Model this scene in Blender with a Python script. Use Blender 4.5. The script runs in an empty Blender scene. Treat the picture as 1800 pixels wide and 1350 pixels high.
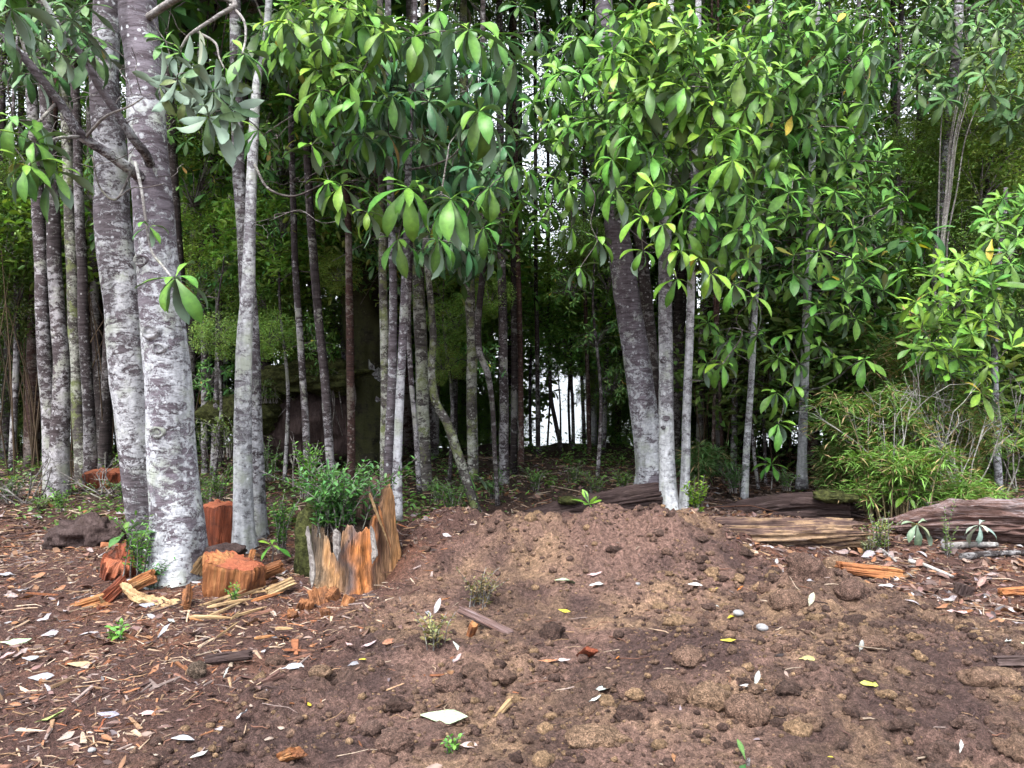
import bpy, math, random
import numpy as np
from mathutils import Vector, Matrix

# ------------------------------------------------------------------ camera, sky, sun, exposure
S = bpy.context.scene
COL = S.collection
F_PX, CX, CY, CAMZ = 1352.0, 900.0, 675.0, 1.55
cam_d = bpy.data.cameras.new('camera'); cam = bpy.data.objects.new('camera', cam_d); COL.objects.link(cam)
cam.location = (0, 0, CAMZ); cam.rotation_euler = (math.radians(90), 0, 0)
cam_d.sensor_width = 36.0; cam_d.lens = F_PX / 1800 * 36
cam_d.clip_start = 0.05; cam_d.clip_end = 6000
S.camera = cam
SUN_EL, SUN_AZ = 58.0, 205.0          # azimuth clockwise from +Y: behind the camera, a little to its left
W = bpy.data.worlds.new('World'); S.world = W; W.use_nodes = True
wn = W.node_tree.nodes; wl = W.node_tree.links; wn.clear()
sky = wn.new('ShaderNodeTexSky'); sky.sky_type = 'NISHITA'; sky.sun_disc = False
sky.sun_elevation = math.radians(SUN_EL); sky.sun_rotation = math.radians(SUN_AZ)
sky.air_density = 1.0; sky.dust_density = 5.0; sky.ozone_density = 1.0
hs = wn.new('ShaderNodeHueSaturation'); hs.inputs['Saturation'].default_value = 0.28
bg = wn.new('ShaderNodeBackground'); bg.inputs['Strength'].default_value = 0.15
wo = wn.new('ShaderNodeOutputWorld')
ov = wn.new('ShaderNodeMix'); ov.data_type = 'RGBA'; ov.inputs[0].default_value = 0.6      # an even cloud layer over the clear sky
ov.inputs[7].default_value = (3.5, 3.75, 4.1, 1)
wl.new(sky.outputs[0], hs.inputs['Color']); wl.new(hs.outputs[0], ov.inputs[6]); wl.new(ov.outputs[2], bg.inputs[0]); wl.new(bg.outputs[0], wo.inputs[0])
sd = bpy.data.lights.new('sun', 'SUN'); sd.energy = 1.4; sd.angle = math.radians(25); sd.color = (1.0, 0.96, 0.92)
so = bpy.data.objects.new('sun', sd); COL.objects.link(so)
_e, _a = math.radians(SUN_EL), math.radians(SUN_AZ)
_dir = Vector((math.sin(_a) * math.cos(_e), math.cos(_a) * math.cos(_e), math.sin(_e)))
so.rotation_euler = _dir.to_track_quat('Z', 'Y').to_euler(); so.location = _dir * 40
S.view_settings.view_transform = 'Standard'; S.view_settings.look = 'None'
S.view_settings.gamma = 1.0; S.view_settings.use_curve_mapping = False
S.view_settings.exposure = 2.1
S.cycles.max_bounces = 6; S.cycles.diffuse_bounces = 3; S.cycles.glossy_bounces = 2
S.cycles.transmission_bounces = 3; S.cycles.transparent_max_bounces = 4
S.cycles.caustics_reflective = False; S.cycles.caustics_refractive = False
S.cycles.use_denoising = True; S.cycles.use_adaptive_sampling = True; S.cycles.adaptive_threshold = 0.02

random.seed(7)
R = np.random.RandomState(11)
PI = math.pi

# ------------------------------------------------------------------ numpy noise
def _h(ix, iy, iz, seed):
    n = (ix.astype(np.int64) * 374761393 + iy.astype(np.int64) * 668265263 + iz.astype(np.int64) * 2147483647 + seed * 1274126177) & 0xffffffff
    n = ((n ^ (n >> 13)) * 1274126177) & 0xffffffff
    n = ((n ^ (n >> 16)) * 2246822519) & 0xffffffff
    return ((n ^ (n >> 15)) & 0xffffff) / float(0xffffff)

def vnoise2(p, seed=0):
    i = np.floor(p).astype(np.int64); f = p - i; f = f * f * f * (f * (f * 6 - 15) + 10); z = np.zeros(len(p), np.int64)
    a, b = _h(i[:, 0], i[:, 1], z, seed), _h(i[:, 0] + 1, i[:, 1], z, seed); c, d = _h(i[:, 0], i[:, 1] + 1, z, seed), _h(i[:, 0] + 1, i[:, 1] + 1, z, seed)
    return (a + (b - a) * f[:, 0] + (c - a) * f[:, 1] + (a - b - c + d) * f[:, 0] * f[:, 1]) * 2 - 1
def vnoise(p, seed=0):
    if np.shape(p)[1] == 2: return vnoise2(np.asarray(p, float), seed)
    p = np.asarray(p, float); i = np.floor(p).astype(np.int64); f = p - i; f = f * f * f * (f * (f * 6 - 15) + 10)
    out = 0
    for dx in (0, 1):
        wx = f[:, 0] if dx else 1 - f[:, 0]
        for dy in (0, 1):
            wy = f[:, 1] if dy else 1 - f[:, 1]
            for dz in (0, 1):
                wz = f[:, 2] if dz else 1 - f[:, 2]
                out = out + wx * wy * wz * _h(i[:, 0] + dx, i[:, 1] + dy, i[:, 2] + dz, seed)
    return out * 2 - 1

def fbm(p, scale=1.0, octv=4, seed=0, gain=0.5, billow=False):
    p = np.asarray(p, float) * scale; a, s, o = 1.0, 0.0, 0
    for k in range(octv):
        n = vnoise(p + 17.3 * k, seed + k)
        o = o + a * (np.abs(n) * 2 - 0.8 if billow else n); s += a; a *= gain; p = p * 2.03
    return o / s

def worley2(x, y, scale, seed=0):
    x, y = x * scale, y * scale; ix, iy = np.floor(x).astype(np.int64), np.floor(y).astype(np.int64)
    best = np.full(x.shape, 9.0); z = np.zeros_like(ix)
    for dx in (-1, 0, 1):
        for dy in (-1, 0, 1):
            cx, cy = ix + dx, iy + dy
            d = (cx + _h(cx, cy, z, seed) - x) ** 2 + (cy + _h(cx, cy, z, seed + 5) - y) ** 2
            best = np.minimum(best, d)
    return np.sqrt(best)

def sstep(a, b, x):
    t = np.clip((x - a) / (b - a), 0, 1); return t * t * (3 - 2 * t)

# ------------------------------------------------------------------ terrain height
YB = [-3000, 4.6, 5.6, 7, 8, 10, 12, 14, 15.5, 19, 24, 30, 60, 3000]
ZB = [0, 0, 0.02, 0.09, 0.15, 0.22, 0.30, 0.36, 0.26, -0.2, -1.1, -2.2, -5, -6]
LUMPS = [  # x, y, height, sx, sy
    (2.12, 5.35, .20, .30, .25), (2.5, 5.15, .12, .5, .35), (1.9, 4.95, .10, .25, .2), (1.7, 4.3, .12, 1.1, .9), (1.05, 4.0, .06, .35, .25),
    (.95, 4.3, .07, .25, .2), (2.5, 4.2, .08, .8, .6), (-.2, 4.2, .03, .5, .3), (-1.45, 5.75, .05, .5, .3), (-3.2, 6.6, .10, .8, .5),
    (1.55, 3.75, .06, .25, .18), (.55, 3.45, .05, .25, .2), (-1.0, 4.5, .03, .4, .25), (1.55, 5.75, .07, .22, .2), (2.05, 5.65, .10, .2, .16)]
def gz(x, y, fine=True):
    x = np.atleast_1d(np.asarray(x, float)); y = np.atleast_1d(np.asarray(y, float))
    z = np.interp(y, YB, ZB)
    p = np.stack([x, y], 1)
    near = (1 - sstep(16, 24, y)) * (1 - sstep(30, 60, np.abs(x)))
    warp = 0.13 * fbm(p, 1.3, 2, 3)
    win = sstep(-1.15, -0.72, x + warp) * (1 - sstep(1.35, 2.25, x + .45 * fbm(p, 1.9, 3, 13)))
    yc = y + 0.20 * fbm(p, 1.8, 3, 21) + 0.05 * np.sin(x * 2.2)
    prof = np.interp(yc, [4.5, 5.1, 5.55, 5.78, 6.05, 6.25, 6.6, 7.4], [0, .04, .12, .22, .39, .43, .36, 0])
    z = z + win * prof * (0.94 + 0.26 * fbm(p, 2.6, 3, 9))
    z = z + win * prof * 0.16 * fbm(p * np.array([9.0, 1.6]), 1, 3, 19, .6)
    for lx, ly, h, sx, sy in LUMPS:
        z = z + h * np.exp(-((x - lx) / sx) ** 2 - ((y - ly) / sy) ** 2)
    z = z + near * (0.06 * fbm(p, 0.55, 3, 5) + 0.022 * fbm(p, 2.6, 3, 6))
    z = z + near * sstep(10.5, 12.5, y) * .16 * fbm(p, .9, 3, 88)
    if fine:
        nr = near * (1 - sstep(9, 14, y))
        bare = soil_mask(x, y)
        w1 = worley2(x + .05 * vnoise(p * 9, 2), y + .05 * vnoise(p * 9, 4), 6.5, 3)
        w2 = worley2(x + .02 * vnoise(p * 22, 12), y + .02 * vnoise(p * 22, 14), 17, 8)
        rough = 0.35 + 0.65 * sstep(-0.15, .35, fbm(p, 1.9, 2, 31))
        z = z + nr * bare * rough * (0.075 * (0.5 - w1) + 0.040 * (0.5 - w2))
        z = z + nr * (0.015 * fbm(p, 13, 3, 41, .6, True) + 0.008 * fbm(p, 34, 2, 43))
    return z

def soil_mask(x, y):
    """1 on freshly dug bare soil, 0 on littered forest floor"""
    p = np.stack([x, y], 1)
    b = 0.35 * fbm(p, 1.1, 3, 51)
    m = sstep(-1.5, -0.7, x + b + 0.55 * (4.6 - y) * 0.6)                  # left edge of the dug area
    r = 1 - sstep(-0.15, 0.45, (x - 2.55) * 0.75 + (y - 5.35) + b)          # right upper edge runs diagonally
    back = 1 - sstep(6.5, 7.1, y + b * .6)
    return m * np.maximum(r, (1 - sstep(1.7, 2.0, x)) * sstep(4.5, 5, y)) * back

def gz1(x, y): return float(gz(x, y)[0])
def P(px, py, Y): return Vector(((px - CX) / F_PX * Y, Y, CAMZ - (py - CY) / F_PX * Y))
_ty = np.concatenate([np.arange(2.2, 9, .02), np.arange(9, 30, .1)])
def G(px, py, lift=0.0):
    """the point of the terrain seen at a pixel"""
    xs = (px - CX) / F_PX * _ty; zs = CAMZ - (py - CY) / F_PX * _ty
    below = np.nonzero(zs <= gz(xs, _ty))[0]
    y = _ty[below[0]] if len(below) else 12.0
    x = (px - CX) / F_PX * y
    return Vector((x, y, gz1(x, y) + lift))
def to_px(v): return (CX + v[0] / v[1] * F_PX, CY - (v[2] - CAMZ) / v[1] * F_PX)

# ------------------------------------------------------------------ mesh building
class MB:
    def __init__(s): s.V, s.F, s.C, s.M, s.n = [], [], [], [], 0
    def add(s, V, F, col=(1, 1, 1), mat=0):
        V = np.asarray(V, float); s.V.append(V)
        c = np.asarray(col, float)
        s.C.append(np.broadcast_to(c, (len(V), 3)) if c.ndim == 1 else c)
        for f in (F if isinstance(F, (list, tuple)) else [F]):
            f = np.asarray(f, np.int64)
            if len(f): s.F.append(f + s.n); s.M.append(np.full(len(f), mat, np.int32))
        s.n += len(V); return s
    def mesh(s, name, mats, smooth=True, origin=(0, 0, 0)):
        me = bpy.data.meshes.new(name)
        V = np.concatenate(s.V) - np.asarray(origin, float); C = np.concatenate(s.C)
        me.vertices.add(len(V)); me.vertices.foreach_set('co', V.astype(np.float32).ravel())
        tot = np.concatenate([np.full(len(f), f.shape[1], np.int32) for f in s.F])
        loops = np.concatenate([f.ravel() for f in s.F]).astype(np.int32)
        start = np.concatenate([[0], np.cumsum(tot)[:-1]]).astype(np.int32)
        me.loops.add(len(loops)); me.loops.foreach_set('vertex_index', loops)
        me.polygons.add(len(tot)); me.polygons.foreach_set('loop_start', start); me.polygons.foreach_set('loop_total', tot)
        me.polygons.foreach_set('material_index', np.concatenate(s.M))
        me.polygons.foreach_set('use_smooth', np.full(len(tot), bool(smooth)))
        me.update(calc_edges=True)
        at = me.color_attributes.new('Col', 'FLOAT_COLOR', 'POINT')
        at.data.foreach_set('color', np.concatenate([C, np.ones((len(C), 1))], 1).astype(np.float32).ravel())
        for m in (mats if isinstance(mats, (list, tuple)) else [mats]): me.materials.append(M[m])
        return me
    def build(s, name, mats, parent=None, smooth=True, loc=(0, 0, 0)):
        """loc: world position of the object's origin; the vertices are given in world space"""
        me = s.mesh(name, mats, smooth, loc)
        return link(name, me, parent, loc)

def link(name, me, parent=None, loc=(0, 0, 0)):
    o = bpy.data.objects.new(name, me); COL.objects.link(o)
    o.parent = parent
    o.location = Vector(loc) - (parent_loc(parent) if parent else Vector((0, 0, 0)))
    return o
def parent_loc(p):
    v = Vector((0, 0, 0))
    while p is not None: v += p.location; p = p.parent
    return v
def tag(o, label=None, cat=None, group=None, kind=None):
    if label: o['label'] = label
    if cat: o['category'] = cat
    if group: o['group'] = group
    if kind: o['kind'] = kind
    return o
def empty(name, loc, label=None, cat=None, group=None):
    o = bpy.data.objects.new(name, None); COL.objects.link(o); o.location = loc; o.empty_display_size = .1
    return tag(o, label, cat, group)

def catmull(pts, per=6):
    P_ = np.asarray(pts, float); out = []
    Q = np.vstack([2 * P_[0] - P_[1], P_, 2 * P_[-1] - P_[-2]])
    for i in range(1, len(Q) - 2):
        p0, p1, p2, p3 = Q[i - 1], Q[i], Q[i + 1], Q[i + 2]
        for t in np.linspace(0, 1, per, endpoint=False):
            out.append(.5 * (2 * p1 + (p2 - p0) * t + (2 * p0 - 5 * p1 + 4 * p2 - p3) * t * t + (3 * p1 - p0 - 3 * p2 + p3) * t ** 3))
    out.append(P_[-1]); return np.array(out)

def frames(path):
    T = np.gradient(path, axis=0); T /= np.linalg.norm(T, axis=1)[:, None] + 1e-12
    ref = np.array([0, 1, 0]) if abs(T[0][1]) < .9 else np.array([1, 0, 0])
    U = np.zeros_like(T); u = np.cross(ref, T[0]); u /= np.linalg.norm(u); U[0] = u
    for i in range(1, len(T)):
        u = U[i - 1] - T[i] * np.dot(U[i - 1], T[i]); U[i] = u / (np.linalg.norm(u) + 1e-12)
    return T, U, np.cross(T, U)

def tube(path, rad, sides=8, amp=0.0, fs=6.0, seed=0, cap=True, radfun=None, stretch=1.0):
    path = np.asarray(path, float); rad = np.broadcast_to(np.asarray(rad, float), (len(path),))
    T, U, B = frames(path); a = np.linspace(0, 2 * PI, sides, endpoint=False)
    ca, sa = np.cos(a), np.sin(a)
    dirs = U[:, None, :] * ca[None, :, None] + B[:, None, :] * sa[None, :, None]
    r = np.repeat(rad[:, None], sides, 1)
    s = np.concatenate([[0], np.cumsum(np.linalg.norm(np.diff(path, axis=0), axis=1))])
    if radfun is not None: r = r * radfun(a[None, :], s[:, None])
    if amp:
        q = np.stack([np.repeat(ca[None], len(path), 0) * 1.0, np.repeat(sa[None], len(path), 0), np.repeat(s[:, None] * stretch, sides, 1)], 2).reshape(-1, 3)
        r = r * (1 + amp * fbm(q, fs, 3, seed).reshape(r.shape))
    V = (path[:, None, :] + dirs * r[:, :, None]).reshape(-1, 3)
    n = len(path); i = np.arange(n - 1)[:, None] * sides; j = np.arange(sides)[None, :]; k = (np.arange(sides)[None, :] + 1) % sides
    F = np.stack([i + j, i + k, i + sides + k, i + sides + j], 2).reshape(-1, 4)
    Fs = [F]
    if cap:
        V = np.vstack([V, path[0], path[-1]]); c0, c1 = len(V) - 2, len(V) - 1
        jj = np.arange(sides); kk = (jj + 1) % sides
        Fs.append(np.stack([kk, jj, np.full(sides, c0)], 1)); o = (n - 1) * sides
        Fs.append(np.stack([o + jj, o + kk, np.full(sides, c1)], 1))
    return V, Fs

def scatter(mb, bV, bF, mats, locs, cols, mat=0, bC=None):
    """many copies of a small shape in one mesh"""
    n, k = len(locs), len(bV)
    V = np.einsum('nij,kj->nki', mats, bV) + locs[:, None, :]
    C = np.repeat(cols[:, None, :], k, 1)
    if bC is not None: C = C * bC[None]
    off = (np.arange(n) * k)[:, None, None]
    mb.add(V.reshape(-1, 3), [(f[None] + off).reshape(-1, f.shape[1]) for f in bF], C.reshape(-1, 3), mat)

def rot_mats(n, rs, tilt=0.4, upright=None):
    """random yaw with limited tilt"""
    yaw = rs.uniform(0, 2 * PI, n); ax = rs.uniform(0, 2 * PI, n); t = rs.normal(0, tilt, n)
    c, s = np.cos(yaw), np.sin(yaw); Z = np.zeros(n); O = np.ones(n)
    A = np.stack([np.stack([c, -s, Z], 1), np.stack([s, c, Z], 1), np.stack([Z, Z, O], 1)], 1)
    kx, ky = np.cos(ax), np.sin(ax); ct, st = np.cos(t), np.sin(t)
    Bm = np.stack([np.stack([ct + kx * kx * (1 - ct), kx * ky * (1 - ct), ky * st], 1),
                   np.stack([kx * ky * (1 - ct), ct + ky * ky * (1 - ct), -kx * st], 1),
                   np.stack([-ky * st, kx * st, ct], 1)], 1)
    return np.einsum('nij,njk->nik', Bm, A)

def any_rot(n, rs):
    q = rs.normal(size=(n, 4)); q /= np.linalg.norm(q, axis=1)[:, None]; w, x, y, z = q.T
    return np.stack([np.stack([1 - 2 * (y * y + z * z), 2 * (x * y - z * w), 2 * (x * z + y * w)], 1),
                     np.stack([2 * (x * y + z * w), 1 - 2 * (x * x + z * z), 2 * (y * z - x * w)], 1),
                     np.stack([2 * (x * z - y * w), 2 * (y * z + x * w), 1 - 2 * (x * x + y * y)], 1)], 1)

def ico(sub=0):
    t = (1 + 5 ** .5) / 2
    v = [(-1, t, 0), (1, t, 0), (-1, -t, 0), (1, -t, 0), (0, -1, t), (0, 1, t), (0, -1, -t), (0, 1, -t), (t, 0, -1), (t, 0, 1), (-t, 0, -1), (-t, 0, 1)]
    f = [(0, 11, 5), (0, 5, 1), (0, 1, 7), (0, 7, 10), (0, 10, 11), (1, 5, 9), (5, 11, 4), (11, 10, 2), (10, 7, 6), (7, 1, 8),
         (3, 9, 4), (3, 4, 2), (3, 2, 6), (3, 6, 8), (3, 8, 9), (4, 9, 5), (2, 4, 11), (6, 2, 10), (8, 6, 7), (9, 8, 1)]
    v = [np.array(p) / np.linalg.norm(p) for p in v]
    for _ in range(sub):
        cache, nf = {}, []
        def mid(a, b):
            k = (min(a, b), max(a, b))
            if k not in cache:
                m = v[a] + v[b]; v.append(m / np.linalg.norm(m)); cache[k] = len(v) - 1
            return cache[k]
        for a, b, c in f:
            x, y, z = mid(a, b), mid(b, c), mid(c, a); nf += [(a, x, z), (b, y, x), (c, z, y), (x, y, z)]
        f = nf
    return np.array(v), np.array(f)

# ------------------------------------------------------------------ materials
M = {}
class NT:
    def __init__(s, name):
        m = bpy.data.materials.new(name); m.use_nodes = True; s.m = m; s.t = m.node_tree; s.t.nodes.clear(); M[name] = m
        s.out = s.n('ShaderNodeOutputMaterial')
    def n(s, kind, **kw):
        nd = s.t.nodes.new(kind)
        for k, v in kw.items(): setattr(nd, k, v)
        return nd
    def l(s, a, b): s.t.links.new(a, b)
    def put(s, sock, v):
        if hasattr(v, 'is_output') or isinstance(v, bpy.types.NodeSocket): s.l(v, sock)
        else: sock.default_value = (*v, 1) if (isinstance(v, tuple) and len(v) == 3 and sock.type == 'RGBA') else v
    def mix(s, fac, a, b, blend='MIX'):
        nd = s.n('ShaderNodeMix', data_type='RGBA', blend_type=blend)
        s.put(nd.inputs[0], fac); s.put(nd.inputs[6], a); s.put(nd.inputs[7], b); return nd.outputs[2]
    def math(s, op, a, b=0.0, clamp=False):
        nd = s.n('ShaderNodeMath', operation=op, use_clamp=clamp); s.put(nd.inputs[0], a); s.put(nd.inputs[1], b); return nd.outputs[0]
    def ramp(s, fac, stops):
        nd = s.n('ShaderNodeValToRGB'); e = nd.color_ramp.elements
        while len(e) < len(stops): e.new(.5)
        for k, (p, c) in enumerate(stops):
            e[k].position = p; e[k].color = (*c, 1) if isinstance(c, tuple) else (c, c, c, 1)
        s.put(nd.inputs[0], fac); return nd.outputs[0]
    def noise(s, vec, scale, detail=4, rough=.55, dist=0.0):
        nd = s.n('ShaderNodeTexNoise'); nd.inputs['Scale'].default_value = scale; nd.inputs['Detail'].default_value = detail
        nd.inputs['Roughness'].default_value = rough; nd.inputs['Distortion'].default_value = dist
        s.l(vec, nd.inputs['Vector']); return nd.outputs['Fac']
    def voro(s, vec, scale, feature='F1'):
        nd = s.n('ShaderNodeTexVoronoi', feature=feature); nd.inputs['Scale'].default_value = scale; s.l(vec, nd.inputs['Vector']); return nd.outputs['Distance']
    def coords(s, scale=(1, 1, 1), rnd=True):
        tc = s.n('ShaderNodeTexCoord'); v = tc.outputs['Object']
        if rnd:
            oi = s.n('ShaderNodeObjectInfo'); r = s.math('MULTIPLY', oi.outputs['Random'], 61.0)
            va = s.n('ShaderNodeVectorMath', operation='ADD'); s.l(v, va.inputs[0]); s.l(r, va.inputs[1]); v = va.outputs[0]
        mp = s.n('ShaderNodeMapping'); mp.inputs['Scale'].default_value = scale; s.l(v, mp.inputs['Vector']); return mp.outputs[0]
    def bump(s, h, strength=.5, dist=.01, normal=None):
        nd = s.n('ShaderNodeBump'); nd.inputs['Strength'].default_value = strength; nd.inputs['Distance'].default_value = dist
        s.l(h, nd.inputs['Height'])
        if normal is not None: s.l(normal, nd.inputs['Normal'])
        return nd.outputs[0]
    def bsdf(s, col, rough=.8, spec=.3, normal=None, translucent=None, tcol=None):
        b = s.n('ShaderNodeBsdfPrincipled'); s.put(b.inputs['Base Color'], col); s.put(b.inputs['Roughness'], rough)
        b.inputs['Specular IOR Level'].default_value = spec
        if normal is not None: s.l(normal, b.inputs['Normal'])
        o = b.outputs[0]
        if translucent:
            t = s.n('ShaderNodeBsdfTranslucent'); s.put(t.inputs[0], tcol if tcol is not None else col)
            mx = s.n('ShaderNodeMixShader'); mx.inputs[0].default_value = translucent
            s.l(o, mx.inputs[1]); s.l(t.outputs[0], mx.inputs[2]); o = mx.outputs[0]
        s.l(o, s.out.inputs['Surface'])
    def vcol(s): return s.n('ShaderNodeAttribute', attribute_name='Col').outputs['Color']
    def ocol(s): return s.n('ShaderNodeObjectInfo').outputs['Color']

def bark(name, dark, mid, light, cover=.5, moss=0.0, mosscol=(.06, .075, .025), dash=.42, fade=.055):
    """smooth bark (mid) under a broken crust of pale lichen (light), with dark cross dashes"""
    t = NT(name); v = t.coords(); vh = t.coords((1, 1, 1.7)); vl = t.coords((9, 9, 58)); vd = t.coords((2.5, 2.5, 16))
    n1 = t.noise(vh, 9, 9, .72, .8); n2 = t.noise(vl, 1.6, 3, .6); n3 = t.noise(v, 70, 4, .65); nb = t.noise(v, 1.7, 2); n4 = t.noise(vd, 2.0, 5, .65, .5)
    base = t.mix(t.ramp(n4, [(.36, 0.0), (.60, 1.0)]), dark, mid)
    crust = t.math('ADD', t.math('ADD', n1, t.math('MULTIPLY', t.math('SUBTRACT', nb, .5), .7)), t.math('MULTIPLY', t.math('SUBTRACT', n3, .5), .35))
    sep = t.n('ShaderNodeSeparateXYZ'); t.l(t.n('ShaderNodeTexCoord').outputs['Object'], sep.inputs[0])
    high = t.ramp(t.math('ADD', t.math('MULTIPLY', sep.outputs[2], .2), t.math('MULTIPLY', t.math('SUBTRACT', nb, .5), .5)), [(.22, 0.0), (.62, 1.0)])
    crust = t.math('SUBTRACT', crust, t.math('MULTIPLY', high, fade))  # crust thins upward: sparser lichen, plus shade painted into the upper trunk
    th = .62 - .24 * cover
    cm = t.ramp(crust, [(th - .035, 0.0), (th + .045, 1.0)])
    tone = t.mix(t.ramp(t.noise(v, 26, 4, .6), [(.35, 0.0), (.65, 1.0)]), tuple(x * .66 for x in light), tuple(min(.8, x * 1.18) for x in light))
    tone = t.mix(t.ramp(t.noise(v, 3.4, 4, .6), [(.52, 0.0), (.66, .75)]), tone, (light[0] * .72, light[1] * .78, light[2] * .58))
    col = t.mix(t.math('MULTIPLY', cm, .9), base, tone)
    col = t.mix(1.0, col, t.ramp(t.noise(t.coords((5, 5, .5)), 1.0, 4, .6), [(.34, .5), (.52, 1.0)]), 'MULTIPLY')
    spots = t.ramp(t.voro(v, 15), [(.17, 1.0), (.24, 0.0)])
    col = t.mix(t.math('MULTIPLY', spots, t.ramp(t.noise(v, 5, 2), [(.46, 0.0), (.56, .85)])), col, light)
    dashm = t.ramp(n2, [(.33, 1.0), (.42, 0.0)])
    col = t.mix(t.math('MULTIPLY', dashm, dash), col, tuple(x * .55 for x in dark))
    if moss:
        mm = t.ramp(t.noise(v, 4.5, 6, .75), [(.62 - moss * .35, 0.0), (.68 - moss * .3, .9)])
        col = t.mix(mm, col, t.mix(n3, tuple(x * .5 for x in mosscol), tuple(x * 1.8 for x in mosscol)))
    h = t.math('ADD', t.math('MULTIPLY', cm, .45), t.math('ADD', t.math('MULTIPLY', n1, .7), t.math('SUBTRACT', t.math('MULTIPLY', n3, .5), t.math('MULTIPLY', dashm, .35))))
    t.bsdf(col, .88, .2, t.bump(h, .7, .014))
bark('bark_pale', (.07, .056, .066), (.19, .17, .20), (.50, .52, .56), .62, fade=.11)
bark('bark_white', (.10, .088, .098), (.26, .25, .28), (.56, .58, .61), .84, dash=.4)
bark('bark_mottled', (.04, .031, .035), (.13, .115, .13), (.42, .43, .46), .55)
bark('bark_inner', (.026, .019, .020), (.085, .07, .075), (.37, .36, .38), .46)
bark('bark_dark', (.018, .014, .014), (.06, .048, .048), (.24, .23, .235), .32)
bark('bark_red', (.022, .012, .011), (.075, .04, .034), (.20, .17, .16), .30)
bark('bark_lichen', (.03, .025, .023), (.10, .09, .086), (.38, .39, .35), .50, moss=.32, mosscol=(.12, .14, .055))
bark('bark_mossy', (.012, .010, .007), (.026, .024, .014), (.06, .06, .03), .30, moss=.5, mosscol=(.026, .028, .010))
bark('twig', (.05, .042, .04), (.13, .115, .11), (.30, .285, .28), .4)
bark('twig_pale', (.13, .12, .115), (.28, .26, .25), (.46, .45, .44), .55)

def wood(name, cols, scale=(26, 26, 1.4), rough=.85, bumpd=.03, axis_rnd=True):
    """fibrous wood: streaks run along the object's local Z"""
    t = NT(name); v = t.coords(scale); w = t.coords((3, 3, 1.6)); f = t.coords((60, 60, 4))
    n1 = t.noise(v, 1.0, 6, .65, .5); n2 = t.noise(w, 1.0, 4, .6, .4); n3 = t.noise(f, 1.0, 3, .6)
    fac = t.math('ADD', t.math('MULTIPLY', n1, .45), t.math('ADD', t.math('MULTIPLY', n2, .45), t.math('MULTIPLY', n3, .14)))
    k = len(cols); col = t.ramp(fac, [(.34 + .36 * i / (k - 1), c) for i, c in enumerate(cols)])
    h = t.math('ADD', n1, t.math('MULTIPLY', n3, .6))
    dirt = t.ramp(t.noise(t.coords(), 9, 5, .7), [(.50, 0.0), (.66, .8)]); col = t.mix(dirt, col, t.mix(.8, col, (.045, .03, .025)))
    t.bsdf(col, rough, .2, t.bump(h, .9, bumpd))
wood('wood_stump', [(.03, .02, .017), (.20, .16, .155), (.34, .20, .11), (.45, .19, .065), (.50, .34, .20), (.25, .22, .21)])
wood('wood_orange', [(.055, .024, .017), (.20, .078, .036), (.33, .135, .055), (.40, .21, .09), (.48, .35, .21)])
wood('wood_red', [(.05, .017, .012), (.15, .043, .024), (.25, .07, .035), (.32, .11, .05)])
wood('wood_cut', [(.15, .045, .028), (.28, .085, .045), (.36, .12, .062), (.42, .17, .09)], (7, 40, 7))
wood('wood_rot', [(.05, .025, .018), (.16, .07, .035), (.30, .13, .055), (.38, .22, .11)])
wood('wood_tan', [(.08, .05, .03), (.27, .17, .085), (.44, .31, .17), (.54, .42, .27)])
wood('wood_dark', [(.016, .010, .010), (.035, .022, .021), (.07, .048, .046), (.13, .095, .09)])
wood('wood_log', [(.015, .009, .009), (.045, .028, .027), (.11, .07, .058), (.30, .20, .12), (.10, .075, .07), (.04, .026, .025)])
wood('wood_silver', [(.016, .010, .010), (.055, .034, .032), (.10, .055, .045), (.16, .11, .105), (.30, .26, .27), (.11, .058, .042)])
wood('bark_strip', [(.05, .04, .04), (.15, .135, .13), (.28, .26, .245), (.40, .37, .32)])

t = NT('wood_v'); v = t.coords((26, 26, 2.2)); f_ = t.coords((90, 90, 6)); n1 = t.noise(v, 1, 6, .7, .6); n2 = t.noise(f_, 1, 3, .6)
c = t.mix(1.0, t.vcol(), t.ramp(n1, [(.32, .3), (.5, .95), (.68, 1.6)]), 'MULTIPLY'); c = t.mix(1.0, c, t.ramp(n2, [(.3, .55), (.7, 1.35)]), 'MULTIPLY')
t.bsdf(c, .88, .2, t.bump(t.math('ADD', n1, t.math('MULTIPLY', n2, .6)), 1.0, .03))
t = NT('leaf_top'); v = t.coords()
base = t.mix(1.0, t.vcol(), t.ocol(), 'MULTIPLY')
nz = t.noise(v, 9, 3, .5); sp_ = t.ramp(t.noise(v, 34, 3, .6), [(.66, 0.0), (.72, .55)]); base = t.mix(sp_, base, t.mix(.7, base, (.14, .12, .04)))
c = t.mix(1.0, base, t.ramp(nz, [(.3, .78), (.7, 1.2)]), 'MULTIPLY')
t.bsdf(c, .45, .38, None, .22, t.mix(1.0, c, (1.5, 1.5, .55), 'MULTIPLY'))
t = NT('leaf_under'); base = t.mix(1.0, t.vcol(), t.ocol(), 'MULTIPLY')
c = t.mix(.72, base, (.26, .36, .30)); t.bsdf(c, .6, .3, None, .18, base)
t = NT('leaf_far'); base = t.mix(1.0, t.vcol(), t.ocol(), 'MULTIPLY')
t.bsdf(base, .5, .35, None, .25, t.mix(1.0, base, (1.4, 1.5, .6), 'MULTIPLY'))
t = NT('leaf_dry'); v = t.coords(); base = t.mix(1.0, t.vcol(), t.ocol(), 'MULTIPLY')
c = t.mix(1.0, base, t.ramp(t.noise(v, 12, 4, .6), [(.35, .6), (.6, 1.1)]), 'MULTIPLY'); t.bsdf(c, .6, .35)
t = NT('chips'); v = t.coords(rnd=False)
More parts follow.
